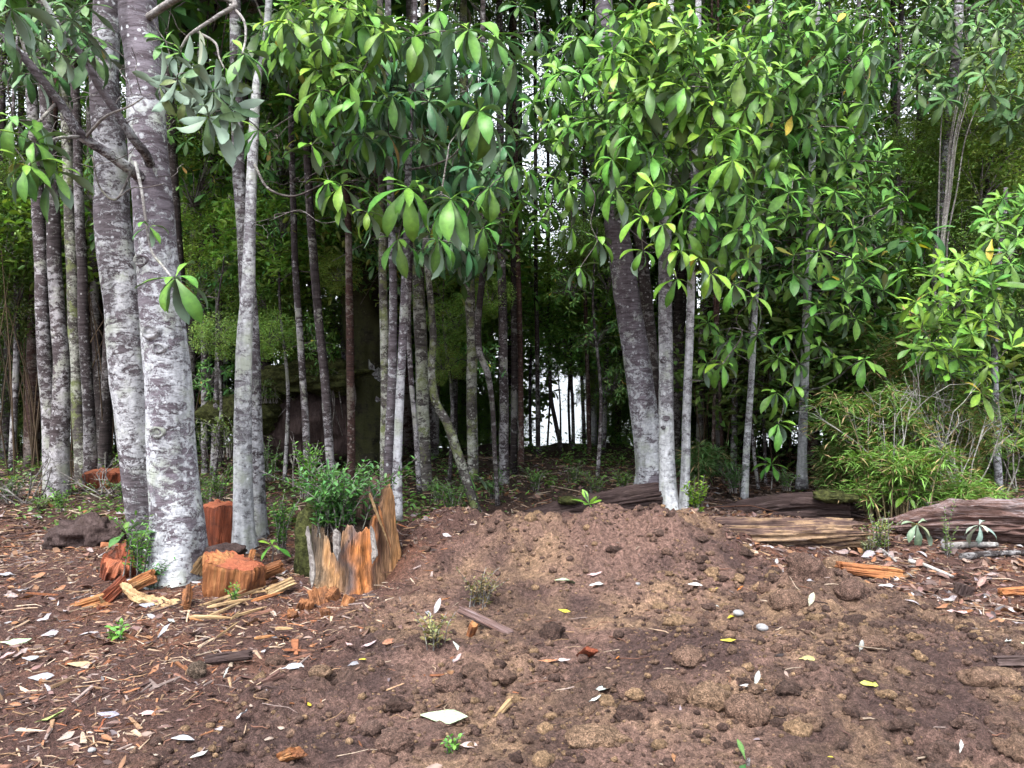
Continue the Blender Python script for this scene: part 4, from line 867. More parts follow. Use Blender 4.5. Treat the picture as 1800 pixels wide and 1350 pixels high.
# ------------------------------------------------------------------ rotten stump with a shrub on top
def stump(parent, c, r, heights, mat, seed, inner=.62, name='shell', n=200, rows=34, flare=.25):
    """a hollow ragged shell: height differs round the rim; fibres run up it"""
    a = np.linspace(0, 2 * PI, n, endpoint=False); hk = np.interp(a, np.linspace(0, 2 * PI, len(heights) + 1), list(heights) + [heights[0]])
    hk = hk + .06 * vnoise(np.stack([a * 3.2, 0 * a, 0 * a + seed], 1), seed + 11) + .05 * vnoise(np.stack([a * 9, 0 * a, 0 * a + seed], 1), seed) + .014 * vnoise(np.stack([a * 26, 0 * a, 0 * a], 1), seed + 1)
    V = []
    for k in range(rows):
        tt = k / (rows - 1); z = hk * tt - .12 * (1 - tt)
        q = np.stack([np.cos(a) * 2.6, np.sin(a) * 2.6, 0 * a + tt * .9], 1); q2 = np.stack([np.cos(a) * 9, np.sin(a) * 9, 0 * a + tt * 1.6], 1)
        rr = r * (1 + flare * (1 - tt) ** 2 + .16 * fbm(q, 1, 3, seed) + .08 * fbm(q2, 1, 4, seed + 7, .65, True) - .06 * tt)
        V.append(np.stack([np.cos(a) * rr, np.sin(a) * rr, z], 1))
    for k in range(10):
        tt = 1 - k / 9; z = .10 + (hk - .10) * tt; q = np.stack([np.cos(a) * 5, np.sin(a) * 5, 0 * a + tt], 1)
        rr = r * (inner + .22 * tt + .10 * fbm(q, 1, 3, seed + 3)); V.append(np.stack([np.cos(a) * rr, np.sin(a) * rr, z - .01], 1))
    m = len(V); V = np.concatenate(V); i = np.arange(m - 1)[:, None] * n; j = np.arange(n)[None]; jk = (j + 1) % n
    F = np.stack([i + j, i + jk, i + n + jk, i + n + j], 2).reshape(-1, 4)
    V = np.vstack([V, [0, 0, .09]]); cc = len(V) - 1; o = (m - 1) * n; jj = np.arange(n)
    zone = np.array([(.33, .17, .075), (.10, .06, .045), (.08, .05, .04), (.06, .04, .035), (.05, .035, .03), (.05, .035, .03), (.045, .033, .028), (.04, .032, .026), (.045, .035, .028), (.07, .055, .045), (.22, .16, .11), (.40, .22, .10), (.14, .105, .10), (.44, .17, .055), (.10, .055, .04), (.30, .17, .09), (.44, .22, .09)])
    aa = np.arctan2(V[:, 1], V[:, 0]) % (2 * PI) + .50 * fbm(V * np.array([3, 3, 2.6]), 2.4, 4, seed); ix_ = (aa / (2 * PI) * 16) % 16; col = np.stack([np.interp(ix_, np.arange(17), zone[:, q]) for q in range(3)], 1)
    inn = np.arange(len(V)) >= rows * n; col[inn] = np.array((.07, .045, .035)); col *= (1 + .5 * fbm(V * np.array([1, 1, .25]), 26, 3, seed + 2))[:, None]
    mb = MB(); mb.add(V + np.array(c), [F, np.stack([o + jj, o + (jj + 1) % n, np.full(n, cc)], 1)], np.clip(col, .01, 1)); return mb.build(name, mat, parent, loc=c)
sc_ = G(604, 1046); sc_.y += .36; sc_.z = 0.0
eS = empty('rotten_stump', sc_, 'rotten hollow stump with orange and grey split wood, a shrub sprouting on it', 'stump')
stump(eS, sc_, .300, [.66, .80, .86, .80, .68, .60, .52, .48, .44, .50, .46, .40, .50, .46, .62, .76], 'wood_v', 37, flare=.26)
def strip(parent, pts, w, th, mat, name='bark_strip', seed=0):
    """a torn strip of wood or bark standing off the surface behind it"""
    C = catmull(pts, 7); n = len(C); mb = MB(); V = []; r = np.random.RandomState(int(seed * 100) + 3); wl_, wr = np.cumsum(r.normal(0, .12, n)), np.cumsum(r.normal(0, .12, n))
    for k in range(n):
        t_ = k / (n - 1); pr = min(1, 5 * t_ + .35, 4 * (1 - t_) + .12); a_, b_ = w * pr * max(.4, 1 + wl_[k]), w * pr * max(.4, 1 + wr[k]); sx = np.array([1, 0, 0.0]); ny_ = np.array([0, -1, 0.0])
        V += [C[k] - sx * a_, C[k] - sx * a_ * .6 + ny_ * th * r.uniform(.7, 1.2), C[k] + sx * b_ * .1 + ny_ * th * r.uniform(.5, 1.3), C[k] + sx * b_ * .7 + ny_ * th * r.uniform(.7, 1.2), C[k] + sx * b_, C[k] - ny_ * th * 1.5]
    F = [(k * 6 + j, k * 6 + (j + 1) % 6, k * 6 + 6 + (j + 1) % 6, k * 6 + 6 + j) for k in range(n - 1) for j in range(6)]
    mb.add(np.array(V), [np.array(F), np.array([tuple(range(6))[::-1], tuple(range((n - 1) * 6, n * 6))])]); return mb.build(name, mat, parent, smooth=False, loc=C[0])
yS = sc_.y
for pts, w, mt in [([(541, 925), (545, 960), (551, 1000), (549, 1032)], .018, 'bark_strip'), ([(590, 930), (592, 950), (594, 985)], .022, 'bark_strip'),
                   ([(652, 925), (655, 945), (657, 970), (655, 990)], .018, 'bark_strip'), ([(650, 868), (660, 895), (674, 930), (684, 958)], .016, 'wood_tan'), ([(666, 890), (675, 925), (687, 962)], .012, 'wood_orange')]:
    dx = [(p[0] - 602) / 92 for p in pts]
    strip(eS, [P(x, y, yS - .335 * math.sqrt(max(.05, 1 - min(1, abs(d)) ** 2)) - .03 - .0006 * max(0, y - 930)) for (x, y), d in zip(pts, dx)], w, .016, mt, seed=random.random() * 6)
lumpy('soil_fill', (sc_.x, sc_.y, .40), (.25, .25, .12), 'soil', 3, .3, 2, 3, eS, col=(.06, .04, .03))
lumpy('dark_side', (sc_.x - .33, sc_.y + .10, .30), (.14, .18, .36), 'moss', 17, .35, 2.5, 3, eS)

# ------------------------------------------------------------------ cut blocks and chunks
def block(name, label, cat, c, size, yaw, tilt, mat, seed, cutmat='wood_cut', sides=11, amp=.12, group=None, lean=(0, 0), cut=True, slant=0.0):
    """a sawn chunk: uneven prism along local Z, its sawn top a part of its own"""
    r = np.random.RandomState(seed); m_ = max(5, sides - 4); n = m_ * 14
    ca = (np.arange(m_) + r.uniform(-.32, .32, m_)) / m_ * 2 * PI; cr = r.uniform(.8, 1.15, m_); cp = np.stack([np.cos(ca) * cr, np.sin(ca) * cr], 1)
    poly = np.concatenate([cp[k] + (cp[(k + 1) % m_] - cp[k]) * np.linspace(0, 1, 14, endpoint=False)[:, None] for k in range(m_)]); a = np.arctan2(poly[:, 1], poly[:, 0])
    rows = 16; V = []; rim = .05 * fbm(np.stack([poly[:, 0] * 3, poly[:, 1] * 3, 0 * a], 1), 1, 3, seed + 1) + .03 * r.normal(size=n) * (r.uniform(size=n) < .3)
    foot = .10 * np.abs(fbm(np.stack([poly[:, 0] * 5, poly[:, 1] * 5, 0 * a], 1), 1, 3, seed + 5))
    for i in range(rows):
        t_ = i / (rows - 1); q = np.stack([poly[:, 0] * 6, poly[:, 1] * 6, 0 * a + t_ * 1.1], 1); q2 = np.stack([poly[:, 0] * 17, poly[:, 1] * 17, 0 * a + t_ * 2.5], 1)
        k_ = 1 + amp * 1.3 * fbm(q, 1, 3, seed, .6) + .035 * fbm(q2, 1, 3, seed + 3, .6, True) - .22 * (1 - t_) * np.abs(vnoise(q * .5, seed + 8))
        if i == rows - 1: k_ = k_ * .97
        z = size[2] * (-.5 + t_ + (rim + slant * poly[:, 0] + .10 * np.maximum(0, fbm(np.stack([poly[:, 0] * 4, poly[:, 1] * 4, 0 * a], 1), 1, 2, seed + 12))) * t_ ** 3 + foot * (1 - t_) ** 4)
        V.append(np.stack([poly[:, 0] * k_ * size[0] / 2 + lean[0] * t_, poly[:, 1] * k_ * size[1] / 2 + lean[1] * t_, z + 0 * a], 1))
    V = np.concatenate(V); i = np.arange(rows - 1)[:, None] * n; j = np.arange(n)[None]; jk = (j + 1) % n
    F = np.stack([i + j, i + jk, i + n + jk, i + n + j], 2).reshape(-1, 4); top = V[-n:]
    mb = MB(); Vb = np.vstack([V, V[:n].mean(0), top.mean(0)]); jj = np.arange(n)
    mb.add(Vb, [F, np.stack([(jj + 1) % n, jj, 0 * jj + len(V)], 1), np.stack([(rows - 1) * n + jj, (rows - 1) * n + (jj + 1) % n, 0 * jj + len(V) + 1], 1)])
    e = empty(name, c, label, cat, group); e.rotation_euler = (tilt[0], tilt[1], yaw)
    o = mb.build('body', mat, smooth=False); o.parent = e; o.location = (0, 0, 0)
    if cut:
        zt = top[:, 2].mean(); rings = [np.stack([top[:, 0] * s_, top[:, 1] * s_, top[:, 2] * k_ + zt * (1 - k_) + .004 + .004 * fbm(top * 14 * s_, 1, 2, seed)], 1) for s_, k_ in ((.985, 1.0), (.86, .25), (.45, .05))]
        Vt = np.vstack(rings + [top.mean(0)[None] + np.array([[0, 0, .006]])]); Ft = np.stack([(np.arange(2)[:, None] * n + j), (np.arange(2)[:, None] * n + jk), (np.arange(2)[:, None] * n + n + jk), (np.arange(2)[:, None] * n + n + j)], 2).reshape(-1, 4)
        m2 = MB(); m2.add(Vt, [Ft, np.stack([2 * n + jj, 2 * n + (jj + 1) % n, 0 * jj + 3 * n], 1)]); o = m2.build('cut_face', cutmat); o.parent = e; o.location = (0, 0, 0)
    return e
g = P(397, 1022, 5.5); block('cut_block', 'large orange cut block with flat sawn top at the foot of the thickest trunk', 'wood block', g, (.50, .36, .31), .3, (.22, .10), 'wood_orange', 3, sides=9, amp=.2, slant=-.10)
g = P(386, 930, 6.75); block('cut_block', 'upright dark red cut block between the thickest and the slim white trunk', 'wood block', g, (.36, .34, .42), .9, (.1, 0), 'wood_red', 5, sides=9, amp=.15, slant=.06)
g = P(205, 1015, 5.95); block('cut_block', 'rust-red cut block behind the fern seedling left of the thickest trunk', 'wood block', g, (.30, .28, .34), 1.7, (.3, -.3), 'wood_red', 8, sides=9, amp=.22, slant=.3)
g = P(148, 1067, 5.35); block('wood_chunk', 'splintered orange wedge of wood left of the rust-red block', 'wood chunk', g, (.13, .12, .30), .2, (.25, 1.25), 'wood_orange', 11, 'wood_tan', 7, .25)
g = P(176, 1082, 5.3); block('wood_chunk', 'small brown wood chunk under the splintered orange wedge', 'wood chunk', g, (.11, .12, .16), .9, (.3, .2), 'wood_red', 12, 'wood_orange', 7, .2)
g = P(104, 1118, 5.0); block('wood_chunk', 'dark charred-looking chunk of wood in the litter at the left', 'wood chunk', g, (.17, .16, .32), 1.2, (1.35, .2), 'wood_dark', 14, 'wood_dark', 8, .2)
g = P(160, 945, 6.9); tag(lumpy('wood_chunk', g, (.34, .25, .20), 'wood_dark', 64, .55, 2.4, 4), 'dark brown rotten chunk half sunk in litter left of the thick trunks', 'wood chunk')
g = P(195, 843, 9.9); block('cut_stump', 'low reddish cut stump in the shade behind the leaning trunks', 'stump', g, (.62, .5, .22), .2, (.08, 0), 'wood_red', 18)
g = P(395, 968, 5.9); BL = lumpy('bark_lump', g, (.15, .09, .055), 'wood_dark', 22, .4, 2, 3); tag(BL, 'dark crumpled bark lump lying on top of the orange cut block', 'bark')
g = P(511, 1328, 3.12); block('wood_chunk', 'flat orange slab of wood at the bottom edge', 'wood chunk', g, (.085, .05, .13), .5, (1.0, .5), 'wood_orange', 20, 'wood_orange', 7, .2)
g = G(400, 1166, .03); block('wood_chunk', 'charcoal-grey split billet in front of the pale splinters', 'wood chunk', g, (.055, .05, .26), .0, (.12, 1.42), 'wood_dark', 23, 'wood_dark', 7, .2)
g = G(347, 1188, .02); lumpy('soil_clod', g, (.05, .04, .05), 'soil', 70, .3, 2, 3, col=(.11, .08, .06)); tag([o for o in COL.objects if o.name.startswith('soil_clod')][-1], 'rounded brown clod against the end of the charcoal-grey billet', 'soil clod')
g = G(850, 1108, .05); block('wood_chunk', 'weathered grey stick of wood lying on the soil in the middle', 'wood chunk', g, (.07, .05, .35), .0, (.25, 1.95), 'wood_silver', 25, 'wood_silver', 7, .2)
g = G(828, 1118, .02); block('wood_chunk', 'small ochre wood stub under the weathered grey stick', 'wood chunk', g, (.055, .05, .12), .4, (.5, .1), 'wood_orange', 27, 'wood_orange', 7, .2)
g = G(883, 1255, .015); block('stick', 'short brown stick lying in the foreground soil', 'stick', g, (.028, .026, .15), 1.3, (.2, 1.4), 'wood_tan', 28, 'wood_tan', 7, .15)
g = G(1030, 1155, .01); block('wood_chunk', 'rusty flake of wood on the soil right of the grey stick', 'wood chunk', g, (.10, .03, .13), .2, (.9, .3), 'wood_red', 29, 'wood_red', 7, .2)

for k, (x, y, sz, yaw, tl, mt, lab) in enumerate([(236, 1040, (.10, .07, .30), .4, (.3, 1.1), 'wood_orange', 'torn orange slab leaning against the pale root at the left'), (345, 1020, (.12, .08, .26), 1.0, (.5, .4), 'wood_tan', 'pale torn slab standing at the right foot of the thickest trunk'), (462, 1022, (.10, .07, .30), .2, (.2, 1.2), 'wood_rot', 'brown torn slab right of the orange cut block'),
        (330, 1068, (.09, .06, .22), 2.2, (.3, 1.3), 'wood_rot', 'small torn slab in front of the thickest trunk'), (492, 1046, (.08, .06, .20), .9, (.2, 1.3), 'wood_tan', 'pale short slab between the orange block and the stump'), (196, 1058, (.10, .08, .24), 1.5, (.4, .9), 'wood_red', 'reddish torn slab below the rust-red block'), (440, 1000, (.07, .05, .22), 2.6, (.7, .6), 'wood_orange', 'narrow torn slab propped on the orange cut block')]):
    block('torn_wood', lab, 'torn wood', G(x, y, .05), sz, yaw, tl, mt, 800 + k, mt, 7, .35, cut=False)
# the pale broken root and splinters before the orange block
mb = MB(); C = catmull([P(208, 1022, 5.45), P(240, 1048, 5.38), P(275, 1065, 5.32), P(312, 1082, 5.25), P(345, 1092, 5.22)], 16); ct_ = P(300, 1075, 5.3)
V, F = tube(C, np.interp(np.linspace(0, 1, len(C)), [0, .3, .55, .7, .85, 1], [.014, .04, .055, .085, .06, .03]), 40, .55, 2.6, 5, stretch=2.2)
V = V + .016 * np.stack([fbm(V, 26, 3, 6), fbm(V, 26, 3, 7), fbm(V, 26, 3, 8)], 1)
z_ = Vector(C[-1] - C[0]).normalized(); x_ = Vector((0, 0, 1)).cross(z_).normalized(); y_ = z_.cross(x_); Rm = np.array([x_, y_, z_]).T
mb.add((V - np.array(ct_)) @ Rm, F); o = mb.build('broken_root', 'wood_tan', smooth=False); o.location = ct_; o.rotation_euler = Matrix(Rm.tolist()).to_euler(); tag(o, 'pale torn root curving round the foot of the thickest trunk', 'root')
def splinter(c, L, w, yaw, pitch, mat, seed):
    r = np.random.RandomState(seed); n = 8; z = np.linspace(-L / 2, L / 2, n); prof = np.interp(np.linspace(0, 1, n), [0, .15, .7, 1], [.4, 1, .8, .08])
    path = np.stack([.04 * L * np.sin(z * 5 + seed), .03 * L * np.cos(z * 7), z], 1); V, F = tube(path, w * prof, 6, .3, 2, seed); V[:, 1] *= .55
    mb = MB(); mb.add(V, F); o = mb.build('wood_splinter', mat, smooth=False); o.location = c; o.rotation_euler = (0, PI / 2 - pitch, yaw); return o
for k, (x, y, L, yaw, pit, mt) in enumerate([(400, 1045, .34, .5, .6, 'wood_tan'), (420, 1038, .26, .7, .75, 'wood_tan'), (380, 1062, .40, .35, .25, 'wood_tan'), (430, 1055, .30, .45, .15, 'wood_tan'), (405, 1072, .30, .2, .1, 'wood_tan'), (372, 1098, .30, -.1, .0, 'wood_tan'), (455, 1050, .22, .1, .2, 'wood_tan'),
        (415, 1090, .22, 1.4, .0, 'wood_tan'), (402, 1115, .24, 1.5, .1, 'wood_tan'), (440, 1085, .24, .6, .05, 'wood_tan'), (470, 1060, .22, .2, .2, 'wood_orange'), (345, 1105, .18, -.3, .1, 'wood_orange'), (500, 1118, .12, -.5, .1, 'wood_tan'), (465, 1130, .12, .3, .1, 'wood_orange'), (330, 1045, .2, -.8, .5, 'wood_orange'), (395, 1082, .36, .55, .1, 'wood_tan')]):
    o = splinter(G(x, y, .035), L, random.uniform(.006, .015), yaw + random.uniform(-.4, .4), pit, mt, k); tag(o, ('long ' if L > .28 else 'short ' if L < .2 else '') + ('orange' if mt == 'wood_orange' else 'pale') + (' upright' if pit > .4 else ' flat') + ' torn splinter in the scatter before the orange cut block', 'splinter', 'splinters before the orange cut block')
for k, (x, y, s_, lab) in enumerate([(560, 1058, .17, 'largest crumbling wood lump at the foot of the rotten stump'), (536, 1072, .13, 'orange crumbled wood lump left below the rotten stump'), (588, 1054, .15, 'pinkish crumbled wood lump right under the rotten stump'), (515, 1085, .10, 'small crumbled wood piece between the splinters and the stump'), (610, 1064, .11, 'dark crumbled wood lump at the right foot of the stump'), (572, 1084, .09, 'tiny crumbled wood piece in front of the stump')]):
    block('rotten_wood', lab, 'wood lump', G(x, y, .0), (s_ * .8, s_ * .8, s_ * .9), k * 1.3, (random.uniform(-.6, .6), random.uniform(-.6, .6)), 'wood_rot', 300 + k, 'wood_rot', 9, .35, cut=False)

# ------------------------------------------------------------------ fallen logs
def log(name, label, pts, rads, mat, seed, flat=.8, ridge=.26, sides=96, hollow=True):
    C = catmull([list(p) + [r] for p, r in zip(pts, rads)], 26); path, rad = C[:, :3], C[:, 3]; base = Vector(path[len(path) // 2])
    T, U, B = frames(path); a = np.linspace(0, 2 * PI, sides, endpoint=False); s = np.concatenate([[0], np.cumsum(np.linalg.norm(np.diff(path, axis=0), axis=1))])
    A_, S_ = np.meshgrid(a, s); q = np.stack([np.cos(A_) * 2.2, np.sin(A_) * 2.2, S_ * .9], 2).reshape(-1, 3); q2 = np.stack([np.cos(A_) * 7, np.sin(A_) * 7, S_ * 1.6], 2).reshape(-1, 3)
    rr = rad[:, None] * (1 + ridge * 1.3 * fbm(q, 1, 3, seed).reshape(A_.shape) + ridge * fbm(q2, 1, 5, seed + 4, .7, True).reshape(A_.shape))
    for fa, fs_, sd2 in ((4.5, .7, 21), (9, 1.1, 33)):
        gr = vnoise(np.stack([np.cos(A_) * fa, np.sin(A_) * fa, S_ * fs_], 2).reshape(-1, 3), seed + sd2).reshape(A_.shape); rr = rr - rad[:, None] * (.20 if fa < 5 else .11) * np.exp(-(gr / .07) ** 2)
    d = U[:, None] * np.cos(A_)[..., None] + B[:, None] * np.sin(A_)[..., None]; V = path[:, None] + d * rr[..., None]
    V[..., 2] = path[:, None, 2] + (V[..., 2] - path[:, None, 2]) * flat
    jag = .16 * vnoise(np.stack([np.cos(a) * 4, np.sin(a) * 4, 0 * a], 1), seed + 9) ; V[0] -= T[0] * jag[:, None]; V[-1] += T[-1] * jag[:, None]
    n = len(path); ins0 = path[0] + (V[0] - path[0]) * .55 + T[0] * .12; ins1 = path[-1] + (V[-1] - path[-1]) * .55 - T[-1] * .12
    VV = np.concatenate([ins0, V.reshape(-1, 3), ins1, [path[0] + T[0] * .2], [path[-1] - T[-1] * .2]]); m = n + 2
    i = np.arange(m - 1)[:, None] * sides; j = np.arange(sides)[None]; jk = (j + 1) % sides; jj = np.arange(sides)
    F = np.stack([i + j, i + jk, i + sides + jk, i + sides + j], 2).reshape(-1, 4); c0 = m * sides
    # local frame whose Z runs along the log so that the grain follows it
    z = Vector(path[-1] - path[0]).normalized(); x = Vector((0, 0, 1)).cross(z).normalized(); y = z.cross(x); Rm = np.array([x, y, z]).T
    mb = MB(); mb.add((VV - np.array(base)) @ Rm, [F, np.stack([jj * 0 + c0, (jj + 1) % sides, jj], 1), np.stack([jj * 0 + c0 + 1, (m - 1) * sides + jj, (m - 1) * sides + (jj + 1) % sides], 1)])
    e = empty(name, base, label, 'log'); o = mb.build('log_body', mat); o.parent = e; o.location = (0, 0, 0); o.rotation_euler = Matrix(Rm.tolist()).to_euler(); return e, path, rad
eL1, pL1, _ = log('fallen_log', 'dark rotten log with a tan worn top behind the soil mound', [P(985, 925, 7.35), P(1120, 930, 7.2), P(1290, 938, 7.05), P(1420, 938, 6.95), P(1500, 935, 6.85)], [.12, .16, .175, .17, .13], 'wood_log', 41, .95)
eL2, pL2, _ = log('fallen_log', 'silver-grey split log with dark hollow underside at the right edge', [P(1570, 925, 7.5), P(1650, 918, 7.4), P(1740, 918, 7.25), P(1860, 925, 7.1), P(2000, 930, 7.0)], [.10, .22, .25, .25, .24], 'wood_silver', 47, .85, .3)
eL3, pL3, _ = log('fallen_log', 'dark mossy log lying behind the mound under the white trunks', [P(930, 912, 8.0), P(1000, 900, 8.1), P(1080, 885, 8.2), P(1160, 874, 8.4), P(1200, 874, 8.5)], [.09, .14, .16, .16, .14], 'wood_dark', 53, .9)
eL4, pL4, _ = log('fallen_log', 'crumbled dark log under the ringed sapling, behind the tan-topped log', [P(1230, 908, 8.6), P(1330, 898, 8.5), P(1420, 890, 8.3), P(1500, 893, 8.1)], [.12, .19, .21, .16], 'wood_dark', 59, .7, .3)
for k in range(5):
    x0 = 1700 + k * 35; strip(eL2, [P(x0 - 70, 884 + k * 3, 7.22), P(x0 - 20, 880 + k * 3, 7.12), P(x0 + 60, 884 + k * 4, 7.02)], .012, .012, 'wood_silver', 'splinter', k)
lumpy('moss_patch', P(1470, 872, 8.0), (.24, .18, .07), 'moss', 77, .4, 2, 3, eL4); lumpy('moss_patch', P(1000, 880, 8.0), (.12, .10, .04), 'moss', 78, .4, 2, 3, eL3)
def ground_stick(name, label, a, b, r, mat, cat='stick', group=None, seed=0):
    pa, pb = G(*a, r * .8), G(*b, r * .8); m_ = (pa + pb) / 2 + Vector((0, 0, .01)); C = catmull([pa, pa.lerp(m_, .6) + Vector((.01, .02, .0)), m_, pb], 5)
    V, F = tube(C, np.linspace(r, r * .7, len(C)), 9, .15, 2, seed); mb = MB(); mb.add(V, F); return tag(mb.build(name, mat, loc=pa), label, cat, group)
ground_stick('branch', 'pale bark-covered branch on the litter before the silver log', (1660, 968), (1752, 964), .035, 'twig_pale', 'branch')
ground_stick('branch', 'dark ringed branch at the right edge below the silver log', (1690, 984), (1815, 976), .03, 'bark_dark', 'branch')
ground_stick('branch', 'tan peeled branch running diagonally through the right litter', (1598, 990), (1675, 1020), .018, 'twig_pale', 'branch')
ground_stick('branch', 'bleached thin stick on the litter between the two right logs', (1545, 968), (1575, 990), .014, 'twig_pale', 'branch')
g = P(1528, 1006, 6.1); block('rotten_wood', 'crumbling bright orange slab of rotten wood beside the mound', 'rotten wood', G(1528, 1012, .03), (.10, .16, .52), .25, (.15, 1.72), 'wood_orange', 33, 'wood_orange', 9, .3, cut=False)
block('wood_chunk', 'orange-red wood lump at the right edge in the litter', 'wood chunk', G(1785, 1046, .02), (.10, .10, .22), .1, (.2, 1.5), 'wood_orange', 34, 'wood_orange', 8, .3, cut=False)
block('wood_chunk', 'dark root lump in the right litter by the white leaves', 'wood chunk', G(1690, 1048, .02), (.16, .12, .12), .5, (.2, .3), 'wood_dark', 35, 'wood_dark', 8, .3, cut=False)
block('wood_chunk', 'dark flat bark slab at the right edge of the soil', 'wood chunk', G(1785, 1172, .02), (.05, .12, .22), .1, (.1, 1.55), 'wood_dark', 36, 'wood_dark', 8, .2, cut=False)

# ------------------------------------------------------------------ clods of soil
for k, (x, y, sx, sy, sz_, lab) in enumerate([
    (1420, 1015, .16, .14, .17, 'tall dark clod of soil standing on the right shoulder of the mound'), (1390, 1068, .14, .12, .11, 'rounded grey-brown clod behind the upright white leaf'),
    (1475, 1000, .16, .14, .10, 'reddish clod topping the right shoulder of the mound'), (1500, 1050, .13, .11, .09, 'lumpy clod right of the upright white leaf'),
    (1180, 1225, .13, .10, .08, 'tan crumbly clod in the centre of the foreground'), (1250, 1240, .13, .11, .09, 'grey streaked clod right of the tan crumbly one'),
    (1120, 1225, .10, .09, .07, 'small tan clod near the pale blue leaf'), (1315, 1270, .12, .10, .10, 'dark pointed clod at the lower right of the foreground'),
    (1050, 1310, .14, .10, .06, 'flat dark clod at the bottom centre'), (790, 1212, .09, .07, .05, 'low brown clod in the foreground left of the short stick'),
    (1215, 1165, .10, .09, .07, 'dark brown clod above the tan crumbly one'), (1760, 1200, .14, .10, .06, 'grey ridge of soil near the right edge'),
    (690, 1320, .10, .08, .05, 'low clod at the bottom left of centre'), (1545, 1140, .10, .08, .05, 'small dark clod in the smooth soil at the right'), (560, 1190, .07, .06, .04, 'brown clod beside the pink fallen leaves')]):
    g = G(x, y); V, F = ico(3); n_ = fbm(V, 1.4, 4, 400 + k, .55) * .35 + fbm(V, 4.5, 4, 420 + k, .6, True) * .16
    V = V * (1 + n_)[:, None] * np.array([sx, sy, sz_]) * .82; cc = np.array([(.14, .086, .068), (.18, .112, .082), (.23, .148, .098)][k % 3]) * (1 + .25 * fbm(V, 9, 3, k))[:, None]
    mb = MB(); mb.add(V + np.array(g) + np.array([0, .03, sz_ * .12]), F, cc); tag(mb.build('soil_clod', 'soil', loc=g), lab, 'soil clod', 'clods of dug soil')
for x, y, s_, lab in [(1340, 1110, .030, 'round pale grey pebble on the bare soil'), (1298, 1083, .028, 'flat grey stone beside the yellow fallen leaf'), (1121, 1028, .016, 'small white pebble on the mound face'), (162, 1325, .014, 'rounded grey pebble at the lower left'), (800, 1165, .012, 'dark little pebble in the middle soil')]:
    g = G(x, y, s_ * .3); V, F = ico(3); mb = MB(); mb.add(V * (1 + .15 * fbm(V, 1.5, 3, int(x)))[:, None] * np.array([s_ * 1.15, s_, s_ * .75]) + np.array(g), F); tag(mb.build('pebble', 'stone', loc=g), lab, 'pebble')

# ------------------------------------------------------------------ loose litter that nobody could count
def lay(n, xr, yr, dens, rs, fine=True):
    x = rs.uniform(*xr, n); y = rs.uniform(*yr, n); k = rs.uniform(0, 1, n) < dens(x, y); x, y = x[k], y[k]
    return np.stack([x, y, gz(x, y)], 1)
rs = np.random.RandomState(77)
def lit(x, y): return 1 - soil_mask(x, y)
def view_w(y): return .70 * y + .3
def dens_chip(x, y):
    p = np.stack([x, y], 1); patch = sstep(-.2, .45, fbm(p, 2.2, 4, 91))
    left = lit(x, y) * (x < 0) * (1 - sstep(6.5, 8.5, y)); hot = np.exp(-((x + 1.9) / .7) ** 2 - ((y - 5.2) / .5) ** 2)
    return (np.abs(x) < view_w(y)) * np.clip(.12 * patch ** 2 * (x < 1.0) * (y < 5) + 1.0 * left * (.4 + .6 * patch) + .8 * hot + .35 * lit(x, y) * (x > 0), 0, 1)
PALC = np.array([(.32, .20, .12), (.42, .30, .21), (.30, .12, .06), (.36, .16, .08), (.20, .10, .07), (.11, .06, .05), (.07, .045, .042), (.30, .23, .21), (.48, .38, .29)])
p = lay(90000, (-5.5, 5.5), (2.6, 9), dens_chip, rs); n = len(p)
bV = np.array([(-1, -.5, -.3), (1, -.25, -.2), (1.1, .2, -.2), (-.9, .5, -.3), (-.9, -.3, .35), (.8, -.15, .2), (.9, .12, .25), (-.8, .4, .3)]); bF = [np.array([(0, 3, 2, 1), (4, 5, 6, 7), (0, 1, 5, 4), (1, 2, 6, 5), (2, 3, 7, 6), (3, 0, 4, 7)])]
L = rs.lognormal(math.log(.016), .65, n); mt = rot_mats(n, rs, .35); mt = mt * np.stack([L, L * rs.uniform(.12, .5, n), L * rs.uniform(.10, .25, n)], 1)[:, None, :]
mb = MB(); p[:, 2] += L * .04; scatter(mb, bV, bF, mt, p, PALC[rs.choice([0, 0, 1, 1, 2, 3, 4, 4, 5, 5, 6, 7, 7, 8], n)] * rs.uniform(.4, 1.0, (n, 1)))
tag(mb.build('wood_chips', 'chips', smooth=False), 'scattered orange and brown wood chips over the litter', 'wood chips', kind='stuff')
